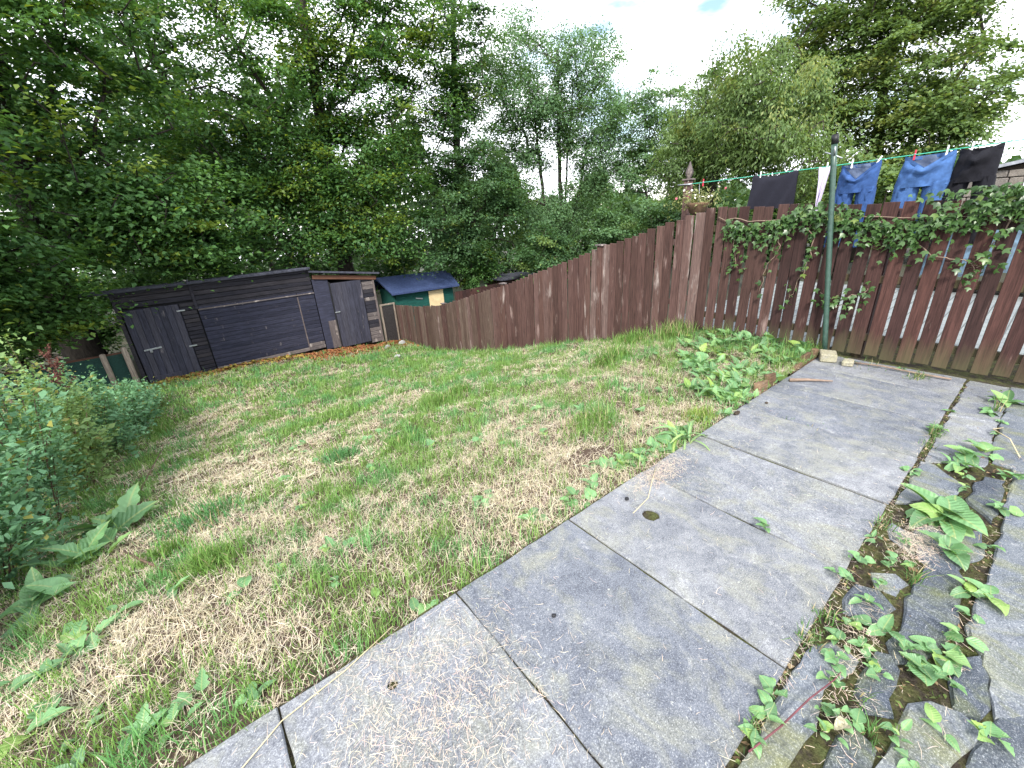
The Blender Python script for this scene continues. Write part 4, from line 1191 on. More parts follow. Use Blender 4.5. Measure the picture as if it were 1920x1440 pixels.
def grass_head(pts, lab):
    root = thing('grass_stalk', pts[0], lab, 'grass stalk')
    tube('stem', pts, [.004] * (len(pts) - 1) + [.002], M['straw_solid'], root, 5)
    a, b = Vector(pts[-2]), Vector(pts[-1])
    tube('ear', [a.lerp(b, .2), a.lerp(b, .6), b], [.006, .011, .003], M['straw_solid'], root, 6)
M['straw_solid'] = plain('straw_stalk', (.48, .40, .24), .8)
grass_head([(-1.6, 5.9, gzf(-1.6, 5.9)), (-1.62, 5.95, .2), (-1.55, 6.05, .62), (-1.48, 6.2, .80)], 'pale bent grass head by the rusty seed head')
grass_head([(-1.75, 6.0, gzf(-1.75, 6)), (-1.8, 6.1, .3), (-1.82, 6.3, .75), (-1.78, 6.5, .92)], 'tall grass head near the left edge against dark shade')

# ================================================================== GRASS
def blades(r, X, Y, H, Wd, lean, tint, zoff=0.):
    n = len(X)
    Z = gz(X, Y) + zoff
    az = r.uniform(0, 6.283, n)
    dx, dy = np.cos(az), np.sin(az)
    B = np.stack([X, Y, Z], 1)
    S = np.stack([-dy, dx, 0 * dx], 1) * (Wd / 2)[:, None]
    ln = (lean * H)[:, None]
    Dv = np.stack([dx, dy, 0 * dx], 1)
    up = np.array([0, 0, 1.])
    hz = H * np.sqrt(np.clip(1 - lean ** 2 * .8, .05, 1))
    m_ = B + Dv * ln * .35 + up * (hz * .6)[:, None]
    t = B + Dv * ln + up * (hz * np.where(lean > .85, .55, 1.))[:, None]
    V = np.stack([B - S, B + S, m_ + S * .8, m_ - S * .8, t], 1).reshape(-1, 3)
    i = np.arange(n) * 5
    return V, np.stack([i, i + 1, i + 2, i + 3], 1), np.stack([i + 3, i + 2, i + 4], 1), np.repeat(tint, 5, 0)

def greenness(X, Y):
    g_ = .45 + .40 * pn(X, Y, 2.3, 5) + .30 * pn(X, Y, .62, 6) + .30 * pn(X, Y, .21, 9, 2)
    g_ += .07 * np.clip((Y - 2.6) / 1.5, 0, 1) + .10 * np.clip((X - 2.0) / 2, 0, 1) + .16 * np.exp(-((Y - 8.5) / 3) ** 2)
    g_ -= .22 * np.exp(-(((X + .2) / .8) ** 2 + ((Y - 6) / 2.4) ** 2))          # pale mown strip at left
    g_ -= .5 * np.exp(-(((X - 1.85) / .26) ** 2 + ((Y - 1.75) / .22) ** 2) ** 2)  # bare patch by the patio
    return np.clip(g_, .06, .93)
MUD = lambda X, Y: np.exp(-(((X - 1.95) / .24) ** 2 + ((Y - 1.68) / .14) ** 2) ** 2)

def lawn_grass():
    r = np.random.default_rng(77)
    parts = []
    for (y0, y1, n, hs, ws) in ((1.25, 3.0, 95000, .95, .0031), (3.0, 5.4, 95000, .9, .0042), (5.4, 8.4, 72000, 1.0, .0065), (8.4, 12.25, 50000, 1.1, .010)):
        X = r.uniform(-1.9, 5.0, n); Y = r.uniform(y0, y1, n)
        keep = (X > -1.1 - .12 * Y) & (r.random(n) > .92 * MUD(X, Y))
        litter = (Y > 11.6 + .2 * np.sin(X * 3)) & (X > .2)
        keep &= ~litter | (r.random(n) < .12)
        X, Y = X[keep], Y[keep]; n = len(X)
        g_ = greenness(X, Y)
        isg = r.random(n) < (g_ * 1.1)
        tuft = np.clip(pn(X, Y, .33, 10, 2) * 2.2 - .25, 0, 1)
        H = np.where(isg, r.gamma(4, .011, n) * hs * (.5 + .8 * g_ + .9 * tuft), r.gamma(3, .012, n) * hs)
        lean = np.where(isg, r.uniform(.15, .8, n), r.uniform(.6, .99, n))
        tg = np.array([.110, .240, .050]) + r.random((n, 1)) * np.array([.15, .16, .060])
        blue = np.clip(pn(X, Y, 1.1, 8) * 2.5, 0, 1)[:, None]
        tg = tg * (1 - blue) + tg * np.array([.74, .98, 1.3]) * blue
        ts = np.array([.42, .36, .24]) + r.random((n, 1)) * np.array([.2, .19, .18])
        T = np.where(isg[:, None], tg, ts) * r.uniform(.8, 1.15, (n, 1))
        parts.append((blades(r, X, Y, H, ws * r.uniform(.6, 1.4, n), lean, T), isg))
    off = 0; Vs, Q, Tr, Ti = [], [], [], []
    for (V, q, t, ti), _ in parts:
        Vs.append(V); Q.append(q + off); Tr.append(t + off); Ti.append(ti); off += len(V)
    props(mobj('grass', np_mesh('grass', np.concatenate(Vs), [np.concatenate(Q), np.concatenate(Tr)], M['grass'], np.concatenate(Ti))), 'patchy green and dry grass covering the sloping lawn', 'grass', kind='stuff')
lawn_grass()

def straw_mesh(r, X, Y, Z, L, wd, tilt=.25, tint=(.42, .34, .22), tv=.25):
    n = len(X)
    az = r.normal(.9, 1.1, n); el = r.normal(0, tilt, n)
    D = np.stack([np.cos(az) * np.cos(el), np.sin(az) * np.cos(el), np.abs(np.sin(el))], 1)
    P = np.stack([X, Y, Z], 1)
    S = unit(np.cross(D, np.array([0, 0, 1.]) + r.normal(0, .3, (n, 3)))) * (wd / 2)[:, None]
    a = P - D * L[:, None] / 2; b = P + D * L[:, None] / 2
    mid = P + np.stack([-D[:, 1], D[:, 0], 0 * X + .15], 1) * (L * r.normal(0, .08, n))[:, None]
    a[:, 2] = np.maximum(a[:, 2], Z)
    V = np.stack([a - S, a + S, mid + S, mid - S, b + S * .4, b - S * .4], 1).reshape(-1, 3)
    i = np.arange(n) * 6
    F = np.concatenate([np.stack([i, i + 1, i + 2, i + 3], 1), np.stack([i + 3, i + 2, i + 4, i + 5], 1)])
    T = np.array(tint) * r.uniform(1 - tv, 1 + tv, (n, 1)) * (1 + r.normal(0, .05, (n, 3)))
    return V, F, np.repeat(T, 6, 0)
def lawn_straw():
    r = np.random.default_rng(78)
    X = np.concatenate([r.uniform(-1.3, 4.6, 34000), r.uniform(-1.6, 4.9, 30000)]); Y = np.concatenate([r.uniform(1.27, 3.6, 34000), r.uniform(3.6, 11.9, 30000)])
    k = (r.random(len(X)) > greenness(X, Y) * .95) & (r.random(len(X)) > .85 * MUD(X, Y))
    X, Y = X[k], Y[k]
    far_ = Y > 3.6
    V, F, T = straw_mesh(r, X, Y, gz(X, Y) + .004 + r.random(len(X)) * .014, r.gamma(4, .016, len(X)) + np.where(far_, .03, .01), np.where(far_, .006, .0022), .22, (.54, .475, .36), .33)
    props(mobj('dry_straw', np_mesh('dry_straw', V, [F], M['straw'], T)), 'matted dry cut grass lying on the lawn', 'straw', kind='stuff')
    # on the slabs
    xs, ys = [], []
    def sp(cx, cy, sx, sy, n):
        xs.append(r.normal(cx, sx, n)); ys.append(r.normal(cy, sy, n))
    sp(.28, .88, .20, .22, 2600); sp(1.98, 1.17, .13, .05, 1100); sp(2.33, .06, .10, .045, 900); sp(1.6, .10, .12, .04, 260); sp(1.28, .05, .10, .04, 120); sp(3.0, .21, .9, .02, 300); sp(1.3, .21, .4, .015, 160); sp(2.2, -.14, .8, .02, 180)
    sp(2.9, 1.1, .4, .1, 130)
    xs.append(r.uniform(-.4, 4.9, 420)); ys.append(r.uniform(.24, 1.24, 420))
    X = np.concatenate(xs); Y = np.concatenate(ys)
    k = (Y < 1.25) & (Y > -.3); X, Y = X[k], Y[k]
    V, F, T = straw_mesh(r, X, Y, .006 + r.random(len(X)) ** 3 * .025, r.gamma(3, .0075, len(X)) + .003, np.full(len(X), .0011), .10, (.54, .45, .36), .25)
    props(mobj('straw_clippings', np_mesh('straw_clippings', V, [F], M['straw'], T)), 'dry grass clippings strewn over the paving slabs', 'straw', kind='stuff')
lawn_straw()

def leaf_litter():
    r = np.random.default_rng(79)
    n = 5200
    X = np.concatenate([r.uniform(2.2, 5.0, 3600), r.uniform(-1.1, 2.4, 1600)])
    Y = np.concatenate([12.18 - r.gamma(2., .22, 3600), 12.2 - r.gamma(1.6, .10, 1600)])
    k = Y > 10.4; X, Y = X[k], Y[k]; n = len(X)
    P = np.stack([X, Y, gz(X, Y) + .012 + r.random(n) * .035], 1)
    L = r.uniform(.05, .10, n)
    V, F = leaf_cloud(P, unit(np.array([0, 0, 1.]) + r.normal(0, .45, (n, 3))), unit(r.normal(size=(n, 3))), L, L * .65, .25)
    T = np.array([.16, .058, .030]) + r.random((n, 1)) * np.array([.16, .085, .03])
    T[(X < 2.2) & (r.random(n) < .6)] = (.30, .24, .06)
    props(mobj('leaf_litter', np_mesh('leaf_litter', V, [F], M['litter'], np.repeat(T, 4, 0))), 'rusty fallen leaves drifted along the foot of the sheds', 'leaves', kind='stuff')
leaf_litter()

def clump(x, y_, n, H, spread, lab, seed, tint=(.07, .17, .035), wd=.006, zoff=0., dry=.06):
    r = np.random.default_rng(500 + seed)
    X = x + spread * np.clip(r.normal(0, 1, n), -1.7, 1.7); Y = y_ + spread * .8 * np.clip(r.normal(0, 1, n), -1.7, 1.7)
    q = np.hypot(X - x, Y - y_) / (spread * 2)
    Hh = H * r.uniform(.5, 1.15, n) * np.clip(1.1 - .4 * q, .4, 1.2)
    T = np.array(tint) * r.uniform(.75, 1.5, (n, 1)) * (1 + r.normal(0, .06, (n, 3)))
    T[r.random(n) < dry] = (.42, .35, .20)
    z0 = float(gz(x, y_)) + zoff
    if y_ < 1.26:
        V, q4, t3, ti = blades(r, X, Y, Hh, wd * r.uniform(.6, 1.3, n), r.uniform(.2, .95, n), T, 0)
        V[:, 2] = V[:, 2] - np.repeat(gz(X, Y), 5) - .02
        z0 = 0
    else:
        V, q4, t3, ti = blades(r, X, Y, Hh, wd * r.uniform(.6, 1.3, n), r.uniform(.2, .9, n), T, zoff)
    o = mobj('grass_clump', np_mesh('grass_clump', V - np.array([x, y_, z0]), [q4, t3], M['grass'], ti), None, (x, y_, z0))
    return props(o, lab, 'grass', 'grass clumps')
CL = [(2.15, 4.45, 420, .17, .13, 'large bright grass clump in the middle of the lawn'), (2.60, 4.6, 300, .15, .10, 'grass clump just right of the large middle clump'),
 (2.36, 2.02, 520, .13, .14, 'fine soft grass clump above the bare earth patch'), (3.83, 3.0, 420, .24, .13, 'tall grass clump standing towards the fence'),
 (.83, 3.99, 260, .13, .10, 'dark grass clump left of the middle of the lawn'), (-.34, 3.7, 380, .15, .16, 'blue-green grass clump beside the left dock leaves'),
 (4.82, 2.85, 420, .30, .16, 'tallest ragged grass against the fence where it starts to drop'), (4.7, 3.4, 260, .22, .15, 'long grass at the fence foot below the tallest grass'),
 (-.8, 8.0, 200, .2, .09, 'bright green blades at the edge of the left bushes'), (-.30, 2.75, 420, .12, .10, 'soft green tuft beside the fallen stick'),
 (2.85, 1.40, 260, .11, .08, 'yellow-green grass at the lawn edge by the paving'), (1.35, 3.6, 260, .11, .12, 'thin grass clump in the near middle of the lawn'),
 (-.55, 3.3, 200, .12, .08, 'bright tuft in front of the big dock leaves'), (4.1, 10.9, 120, .22, .12, 'dry grass stalks at the foot of the far fence'), (3.3, 9.6, 260, .16, .12, 'light green clump near the far fence')]
for i, (x, y_, n, H, s_, lab) in enumerate(CL):
    clump(x, y_, n, H, s_, lab, i, (.085, .21, .075) if 'blue' in lab or 'dark' in lab else ((.19, .27, .06) if 'yellow' in lab else (.12, .215, .05)), .006 if y_ < 3 else .009, dry=.45 if 'dry' in lab else (.2 if 'ragged' in lab else .05))
JT = [(3.62, .212, 60, .13, .03, 'green grass tuft in the paving joint by the third far slab'), (3.45, .212, 36, .08, .03, 'small grass tuft below it in the paving joint'), (2.36, .20, 40, .09, .03, 'grass tuft at the joint beside the straw'),
 (1.60, .205, 44, .08, .03, 'grass tuft in the joint left of the small dark stone'), (1.45, .21, 46, .09, .028, 'brownish grass tuft at the corner of the cracked stone'), (1.0, .20, 30, .08, .03, 'grass tuft in the nearest stretch of the wide joint'),
 (2.05, .03, 26, .12, .015, 'upright blades growing between the rough stones'), (1.25, -.02, 24, .10, .015, 'grass blades beside the pale near flagstone'), (4.35, .0, 34, .14, .02, 'grass tuft between the far right flagstones'), (1.36, .03, 20, .07, .02, 'thin grass tuft between the two dark stones'),
 (4.78, .5, 130, .10, .05, 'grass along the foot of the ivy fence'), (4.86, .85, 50, .08, .10, 'weedy grass under the fence near the bricks'), (3.22, .75, 26, .05, .05, 'short grass in a slab joint'), (3.22, .95, 22, .05, .04, 'mossy grass at the end of a slab joint')]
for i, (x, y_, n, H, s_, lab) in enumerate(JT):
    clump(x, y_, n, H, s_, lab, 40 + i, (.085, .17, .05), .0045, dry=.22)

# ================================================================== BROAD-LEAVED WEEDS
def leaf_mesh(name, L, Wd, curl, cup, wav, shape, mt, rows=7):
    V = []
    for j in range(rows + 1):
        t = j / rows
        if shape == 'ovate': wv = math.sin(math.pi * min(1, t ** .72 * .985 + .015)) ** .8
        elif shape == 'strap': wv = .55 * math.sin(math.pi * (t * .93 + .06)) ** .5
        else: wv = math.sin(math.pi * min(1, t ** .6 * .98 + .02)) * (1 + .25 * math.sin(t * 26))
        stalk = .12 if t < .12 else 1
        w_ = Wd / 2 * wv * stalk + .0015
        ang = curl * t
        yy = L * (math.sin(ang) / curl if abs(curl) > .01 else t)
        zz = -L * ((1 - math.cos(ang)) / curl if abs(curl) > .01 else 0)
        wz = wav * Wd * math.sin(t * 11 + 1)
        V += [(-w_, yy, zz + w_ * cup + wz), (-w_ * .5, yy, zz + w_ * cup * .35), (0, yy, zz), (w_ * .5, yy, zz + w_ * cup * .35), (w_, yy, zz + w_ * cup - wz * .7)]
    F = []
    for j in range(rows):
        for k in range(4):
            a = j * 5 + k
            F.append((a, a + 1, a + 6, a + 5))
    return py_mesh(name, V, F, mt, True)
LV = {'ovate': [leaf_mesh('leaf', 1, .52, .9, .35, .03, 'ovate', M['dock']), leaf_mesh('leaf', 1, .60, 1.3, .25, .10, 'ovate', M['dock'], 11), leaf_mesh('leaf', 1, .46, .5, .5, .04, 'ovate', M['dock'])],
      'wide': [leaf_mesh('leaf', 1, .85, .8, .25, .06, 'ovate', M['dock'], 9), leaf_mesh('leaf', 1, .75, 1.2, .3, .08, 'ovate', M['dock'], 9), leaf_mesh('leaf', 1, .66, .5, .45, .06, 'lobed', M['dock'], 10)],
      'strap': [leaf_mesh('leaf', 1, .16, 1.5, .6, .02, 'strap', M['dock']), leaf_mesh('leaf', 1, .13, 1.9, .6, .02, 'strap', M['dock'])],
      'lobed': [leaf_mesh('leaf', 1, .42, .9, .3, .05, 'lobed', M['dock'], 12), leaf_mesh('leaf', 1, .5, .6, .3, .05, 'lobed', M['dock'], 12)]}
def weed(x, y_, n, L0, L1, lab, kind='ovate', el=(15, 60), name='broad_leaved_weed', group=None, z=None, spread=.0, az=None, cat='weed'):
    z0 = (gzf(x, y_) if y_ > 1.27 else .004) if z is None else z
    root = thing(name, (x, y_, z0), lab, cat, group)
    for i in range(n):
        a = (az[0] + (az[1] - az[0]) * i / max(1, n - 1) if az else 2.4 * i) + rnd.uniform(-.35, .35)
        L = rnd.uniform(L0, L1)
        e = R(rnd.uniform(*el))
        o = bpy.data.objects.new('leaf', rnd.choice(LV[kind]))
        sx, sy = rnd.gauss(0, spread), rnd.gauss(0, spread)
        link(o, root, (x + sx, y_ + sy, z0 + rnd.uniform(0, .012)), (e, rnd.uniform(-.35, .35), a))
        s = rnd.uniform(.85, 1.15)
        o.scale = (L * s, L, L)
    return root
# on the rough paving
weed(2.62, .03, 17, .13, .22, 'largest dock plant sprawling over the rough paving at right', 'ovate', (5, 50), 'dock_plant', spread=.025)
weed(2.36, -.03, 5, .09, .15, 'curled dock leaves in front of the largest dock plant', 'wide', (15, 70), 'dock_plant')
PW = [(3.41, .03, 9, .08, .14, 'ovate', 'leafy weed between the triangular slab and the dark stone'), (3.25, .06, 7, .06, .12, 'ovate', 'leafy weed just below the triangular slab corner'), (3.55, -.02, 6, .08, .12, 'ovate', 'spreading weed at the far right joint'),
 (1.60, -.08, 9, .045, .085, 'wide', 'round-leaved weed cluster in the lower right joint'), (1.72, -.10, 7, .045, .08, 'wide', 'round-leaved weed beside the curved dark stone'), (1.86, -.125, 5, .06, .09, 'ovate', 'weed in the dark joint below the dock plant'),
 (1.68, .06, 4, .06, .09, 'ovate', 'oval-leaved weed at the edge of the big cobble'), (1.56, .075, 5, .045, .065, 'ovate', 'small weed among the straw between the stones'), (1.86, .22, 6, .035, .055, 'wide', 'small round weed at the slab corner by the wide joint'),
 (2.0, .205, 5, .035, .05, 'wide', 'small weed in the joint beside the straw heap'), (1.42, .13, 5, .04, .055, 'wide', 'small weed by the mossy stone'), (1.34, .10, 5, .035, .05, 'wide', 'small bright weed beside the red runner stem'), (1.27, .03, 5, .035, .05, 'wide', 'small weed between the near dark stones'),
 (1.08, .19, 6, .04, .06, 'ovate', 'weed where the red runner meets the near joint'), (.98, .2, 6, .04, .06, 'ovate', 'weed at the near end of the wide joint'), (1.93, .56, 4, .05, .075, 'ovate', 'lone weed sprouting from a joint between two slabs'),
 (4.55, -.03, 8, .10, .15, 'ovate', 'tall leafy weed near the fence at far right'), (4.25, .02, 6, .06, .1, 'ovate', 'weed beside the far right flagstone'), (3.3, -.15, 5, .06, .1, 'ovate', 'weed on the right edge below the far flagstones'), (2.9, -.145, 6, .05, .08, 'wide', 'weed in the dark joint right of the dock plant'),
 (2.16, -.17, 4, .07, .11, 'ovate', 'pale leaf pair lying on the right-hand flagstone'), (2.12, -.11, 5, .06, .09, 'ovate', 'weed at the joint right of the big cobble'), (1.42, -.14, 3, .05, .07, 'ovate', 'single oval leaves on the pale near flagstone'), (1.50, -.23, 6, .04, .065, 'wide', 'small weeds in the bottom right corner'),
 (4.86, 1.0, 6, .05, .08, 'ovate', 'weed by the fence behind the small brick'), (4.9, .62, 5, .05, .07, 'ovate', 'weed against the ivy fence foot'), (1.25, -.12, 4, .035, .05, 'wide', 'tiny weed at the bottom edge among stones'), (3.72, .22, 7, .05, .08, 'ovate', 'weed filling the wide joint beyond the grass tuft'), (1.78, .12, 4, .05, .075, 'ovate', 'pale weed leaves lying across the dark stone')]
JW = [(1.15, .205), (1.52, .13), (1.48, .03), (1.62, .12), (1.66, -.03), (1.93, .12), (2.10, .12), (2.14, .06), (2.30, .11), (1.62, -.13), (1.98, -.13), (2.5, -.15), (3.0, .0), (3.12, -.0), (3.24, .02), (3.32, -.1), (4.12, -.04), (3.9, -.045), (1.30, -.07), (1.15, .07), (1.22, .08), (2.2, .2), (3.0, .205), (4.1, .2)]
for x, y_ in JW: weed(x, y_, rnd.randint(4, 7), .025, .055, 'tiny leafy weed sprouting in a joint of the rough paving', rnd.choice(['wide', 'ovate']), (10, 60), group='tiny weeds in the paving joints', spread=.014)
for x, y_, n, a, b, kd, lab in PW: weed(x, y_, n, a, b, lab, kd, (8, 55), spread=.012)
# lawn edge and lawn
weed(2.40, 1.32, 9, .10, .17, 'strap-leaved clump with broad leaves spilling over the paving edge', 'ovate', (10, 60), spread=.05)
weed(2.46, 1.30, 12, .18, .30, 'arching strap leaves beside the paving near the straw heap', 'strap', (35, 70), 'strap_plant', spread=.03)
LW = [(1.46, 1.38, 6, .07, .11, 'ovate', 'broad leaves at the lawn edge by the slab with the round hole'), (1.21, 1.45, 5, .07, .10, 'ovate', 'broad-leaved weed at the lawn edge above the wide slab joint'), (1.92, 1.43, 5, .07, .11, 'ovate', 'broad-leaved weed under the bare earth patch'), (1.77, 1.55, 4, .05, .08, 'ovate', 'small weed on the bare earth patch'), (2.1, 1.36, 5, .07, .12, 'ovate', 'broad weed at the lawn edge left of the strap leaves'),
 (1.43, 3.14, 3, .08, .12, 'wide', 'large pale leaf pair in the near middle of the lawn'), (.38, 3.27, 3, .06, .09, 'wide', 'single pale rounded leaf on the dry left lawn'), (-.16, 2.18, 2, .10, .14, 'ovate', 'long pale dock leaf lying in the near left grass'), (.33, 1.51, 2, .06, .08, 'ovate', 'dark oval leaf near the paving edge'), (.03, 2.32, 4, .04, .06, 'wide', 'small clover-like weed in the near left grass'), (.21, 1.82, 4, .04, .06, 'wide', 'small bright weed near the paving'),
 (-.20, 1.40, 9, .045, .085, 'ovate', 'oval-leaved rosette at the near corner of the paving'), (-.52, 1.52, 5, .08, .12, 'lobed', 'large jagged leaves at the bottom edge left of the paving'), (-.84, 1.90, 3, .14, .2, 'lobed', 'long jagged dock leaf in the bottom left corner'), (-.90, 2.27, 4, .09, .14, 'ovate', 'broad leaves beside the corner bush'), (-1.0, 2.3, 3, .08, .12, 'ovate', 'rounded leaves cut by the left edge'), (-.69, 1.76, 3, .06, .08, 'ovate', 'single leaf on the straw at bottom left'), (-.42, 1.46, 5, .05, .08, 'lobed', 'small jagged leaves beside the paving corner'),
 (2.55, 2.34, 4, .06, .09, 'wide', 'pale broad leaves above the fine grass clump'), (2.4, 2.75, 5, .06, .09, 'wide', 'broad-leaved patch in the middle right lawn'), (2.07, 2.59, 5, .06, .10, 'wide', 'broad-leaved patch left of the fine grass clump'), (3.04, 2.18, 5, .06, .10, 'wide', 'broad weed in the right half of the lawn'), (3.22, 1.97, 5, .05, .09, 'wide', 'grey-green weed in the right half of the lawn')]
for x, y_, n, a, b, kd, lab in LW: weed(x, y_, n, a, b, lab, kd, (8, 50), spread=.02)
for i in range(18):
    x = rnd.uniform(.2, 3.3); y_ = 1.30 + abs(rnd.gauss(0, .10))
    weed(x, y_, rnd.randint(3, 6), .05, .11, 'leafy weed growing along the lawn edge beside the paving', rnd.choice(['ovate', 'lobed', 'wide']), (15, 60), group='weeds along the paving edge', spread=.025)
for i in range(9):
    weed(rnd.uniform(-1.0, -.2), rnd.uniform(1.5, 2.7), rnd.randint(2, 5), .06, .13, 'broad leaf cluster in the straw at bottom left', rnd.choice(['ovate', 'lobed']), (12, 50), group='leaves in the bottom left straw', spread=.03)
# big dock at the left bushes
weed(-.95, 4.25, 11, .28, .46, 'big dock with huge bright leaves at the foot of the left bushes', 'lobed', (28, 66), 'dock_plant', spread=.05)
weed(-1.02, 3.72, 14, .17, .28, 'blue-green broad leaves below the big dock at left', 'lobed', (20, 60), 'dock_plant', spread=.09)
weed(-1.10, 3.15, 12, .13, .22, 'dark broad leaves at the left edge below the blue-green ones', 'ovate', (20, 60), 'dock_plant', spread=.07)
# dense weeds between lawn and ivy fence
for i in range(84):
    x = rnd.uniform(3.2, 4.97); y_ = rnd.uniform(1.32, 1.55 + (x - 3.1) * .72)
    if x > 4.62: lab, gr = 'leafy weed crowding against the foot of the ivy fence', 'weeds against the ivy fence'
    elif y_ < 1.62: lab, gr = 'leafy weed behind the rotten edging timbers by the far paving', 'weeds behind the edging timbers'
    else: lab, gr = 'broad-leaved weed in the crowded patch between lawn and ivy fence', 'weeds crowding the corner by the ivy fence'
    weed(x, y_, rnd.randint(4, 7), .06, .15, lab, rnd.choice(['ovate', 'wide', 'ovate', 'lobed']), (25, 72), group=gr, spread=.035)
for i in range(46):
    x, y_ = rnd.uniform(.0, 4.6), rnd.uniform(1.7, 6.5)
    weed(x, y_, rnd.randint(3, 5), .045, .08, 'small broad-leaved weed scattered in the lawn grass', 'wide', (10, 50), group='small weeds scattered in the lawn', spread=.015)

def joint_debris():
    r = np.random.default_rng(91)
    X = np.concatenate([r.uniform(.8, 4.9, 5200), r.uniform(-.2, 4.9, 900)]); Y = np.concatenate([r.uniform(-.2, .22, 5200), r.normal(.213, .008, 900)])
    Z = np.full(len(X), -.022) + r.random(len(X)) * .012
    n = len(X); L = r.gamma(3, .005, n) + .004
    V, F = leaf_cloud(np.stack([X, Y, Z], 1), unit(np.array([0, 0, 1.]) + r.normal(0, .6, (n, 3))), unit(r.normal(size=(n, 3))), L, L * r.uniform(.15, .6, n), .2)
    pal = np.array([(.20, .14, .08), (.30, .23, .14), (.10, .065, .04), (.12, .17, .05), (.08, .13, .04), (.16, .20, .07)])
    T = pal[r.integers(0, 6, n)] * r.uniform(.6, 1.3, (n, 1))
    props(mobj('joint_debris', np_mesh('joint_debris', V, [F], M['litter'], np.repeat(T, 4, 0))), 'crumbs of moss, bark and dead leaf in the paving joints', 'debris', kind='stuff')
joint_debris()

# ================================================================== IVY
def ivy():
    r = np.random.default_rng(42)
    root = thing('ivy', (FX - .05, 1.1, 1.2), 'green ivy trailing along the top of the right-hand fence', 'ivy')
    k = 5
    pts = []
    prof = [(0, 0, 0), (-.30, .10, .0), (-.52, .42, -.06), (-.2, .5, .02), (0, 1.0, -.1), (.2, .5, .02), (.52, .42, -.06), (.30, .10, .0)]
    me = py_mesh('leaf', prof + [(0, .45, .05)], [(8, i, (i + 1) % 8) for i in range(8)], M['ivy'], True)
    # stems
    stems = [[(2.55, 1.33), (2.2, 1.30), (1.7, 1.28), (1.2, 1.30), (.6, 1.28), (.1, 1.25), (-.4, 1.27)], [(1.9, 1.28), (1.86, 1.05), (1.95, .8), (2.0, .5)], [(1.6, 1.25), (1.55, .95), (1.62, .7), (1.7, .4)], [(2.3, 1.3), (2.32, 1.0), (2.25, .75)], [(.9, 1.2), (.7, 1.0), (.45, .95), (.3, .9)], [(.3, 1.3), (.33, 1.1), (.42, .92), (.38, .8)], [(1.25, .55), (1.1, .6), (1.0, .68)], [(1.4, .62), (1.35, .5), (1.25, .48), (1.1, .55)], [(.1, 1.2), (.0, .9), (-.1, .6)]]
    for st in stems:
        P = []
        for (a0, b0), (a1, b1) in zip(st[:-1], st[1:]):
            for t in np.arange(0, 1, .2): P.append((FX - .022 - .012 * r.random(), a0 + (a1 - a0) * t + r.normal(0, .012), b0 + (b1 - b0) * t + r.normal(0, .016)))
        tube('stem', P, np.linspace(.006, .003, len(P)), M['vine'], root, 5)
    def put(y_, z, s, mesh_list=None):
        o = bpy.data.objects.new('leaf', me)
        link(o, root, (FX - .03 - abs(r.normal(0, .035)), y_, z), Euler((R(-55) + r.normal(0, .5), r.normal(0, .5), R(90) + r.normal(0, .6))))
        o.scale = (s, s, s)
    spots = []
    while len(spots) < 1700:
        q = r.random()
        if q < .78:
            y_ = r.uniform(-.45, 2.45); z = 1.30 + .08 * math.sin(y_ * 5) - abs(r.normal(0, .10)) + r.uniform(-.02, .09)
            thick = np.interp(y_, [-.4, .2, .9, 1.5, 2.2, 2.5], [.75, .8, 1., 1., .7, .35])
            if r.random() > thick: continue
        elif q < .89:
            y_ = r.normal(.35, .22); z = 1.40 + r.uniform(-.03, .11)
        else:
            st = stems[r.integers(1, len(stems))]; i = r.integers(0, len(st) - 1); t = r.random()
            y_ = st[i][0] * (1 - t) + st[i + 1][0] * t + r.normal(0, .05); z = st[i][1] * (1 - t) + st[i + 1][1] * t + r.normal(0, .05)
        spots.append((y_, z, r.uniform(.038, .068)))
    spots.sort(key=lambda s: -s[2] * (1.0 if -.05 < s[0] < 2.6 else .3))
    for s in spots[:300]: put(*s)
    rest = spots[300:]
    V, F = [], []
    for y_, z, s in rest:
        mt = Matrix.LocRotScale(Vector((-.03 - abs(r.normal(0, .03)) + .05, y_ - 1.1, z - 1.2)), Euler((R(-55) + r.normal(0, .5), r.normal(0, .5), R(90) + r.normal(0, .6))), Vector((s, s, s)))
        o_ = len(V); V += [mt @ Vector(p) for p in prof + [(0, .45, .05)]]; F += [(o_ + 8, o_ + i, o_ + (i + 1) % 8) for i in range(8)]
    props(mobj('small_leaves', py_mesh('small_leaves', V, F, M['ivy'], True), root, (FX - .05, 1.1, 1.2)), kind='stuff')
ivy()

# basket flowers
def flowers():
    r = np.random.default_rng(8)
    n = 420
    P = r.normal(0, 1, (n, 3)) * [.09, .13, .06] + [0, 0, .19]
    L = r.uniform(.025, .05, n)
    V, F = leaf_cloud(P, unit(r.normal(size=(n, 3)) + [0, 0, .5]), unit(r.normal(size=(n, 3))), L, L * .4)
    T = np.array([.20, .22, .09]) * r.uniform(.7, 1.4, (n, 1))
    mobj('foliage', np_mesh('foliage', V, [F], M['bushleaf'], np.repeat(T, 4, 0)), bk, (5.42, 3.02, 1.36))
    for i in range(22):
        p = Vector((5.42, 3.02, 1.36)) + Vector((r.normal(0, .09), r.normal(0, .14), .2 + abs(r.normal(0, .07))))
        V = [(0, 0, 0)] + [(math.cos(a) * .016 * (1.1 if j % 2 else .7), math.sin(a) * .016 * (1.1 if j % 2 else .7), .005) for j, a in enumerate(np.linspace(0, 6.283, 11)[:-1])]
        mobj('flower', py_mesh('flower', V, [(0, 1 + j, 1 + (j + 1) % 10) for j in range(10)], M['petal_white'] if i % 6 else M['petal_pink']), bk, p, (r.normal(0, .6), -.7 + r.normal(0, .4), r.uniform(0, 6)))
flowers()

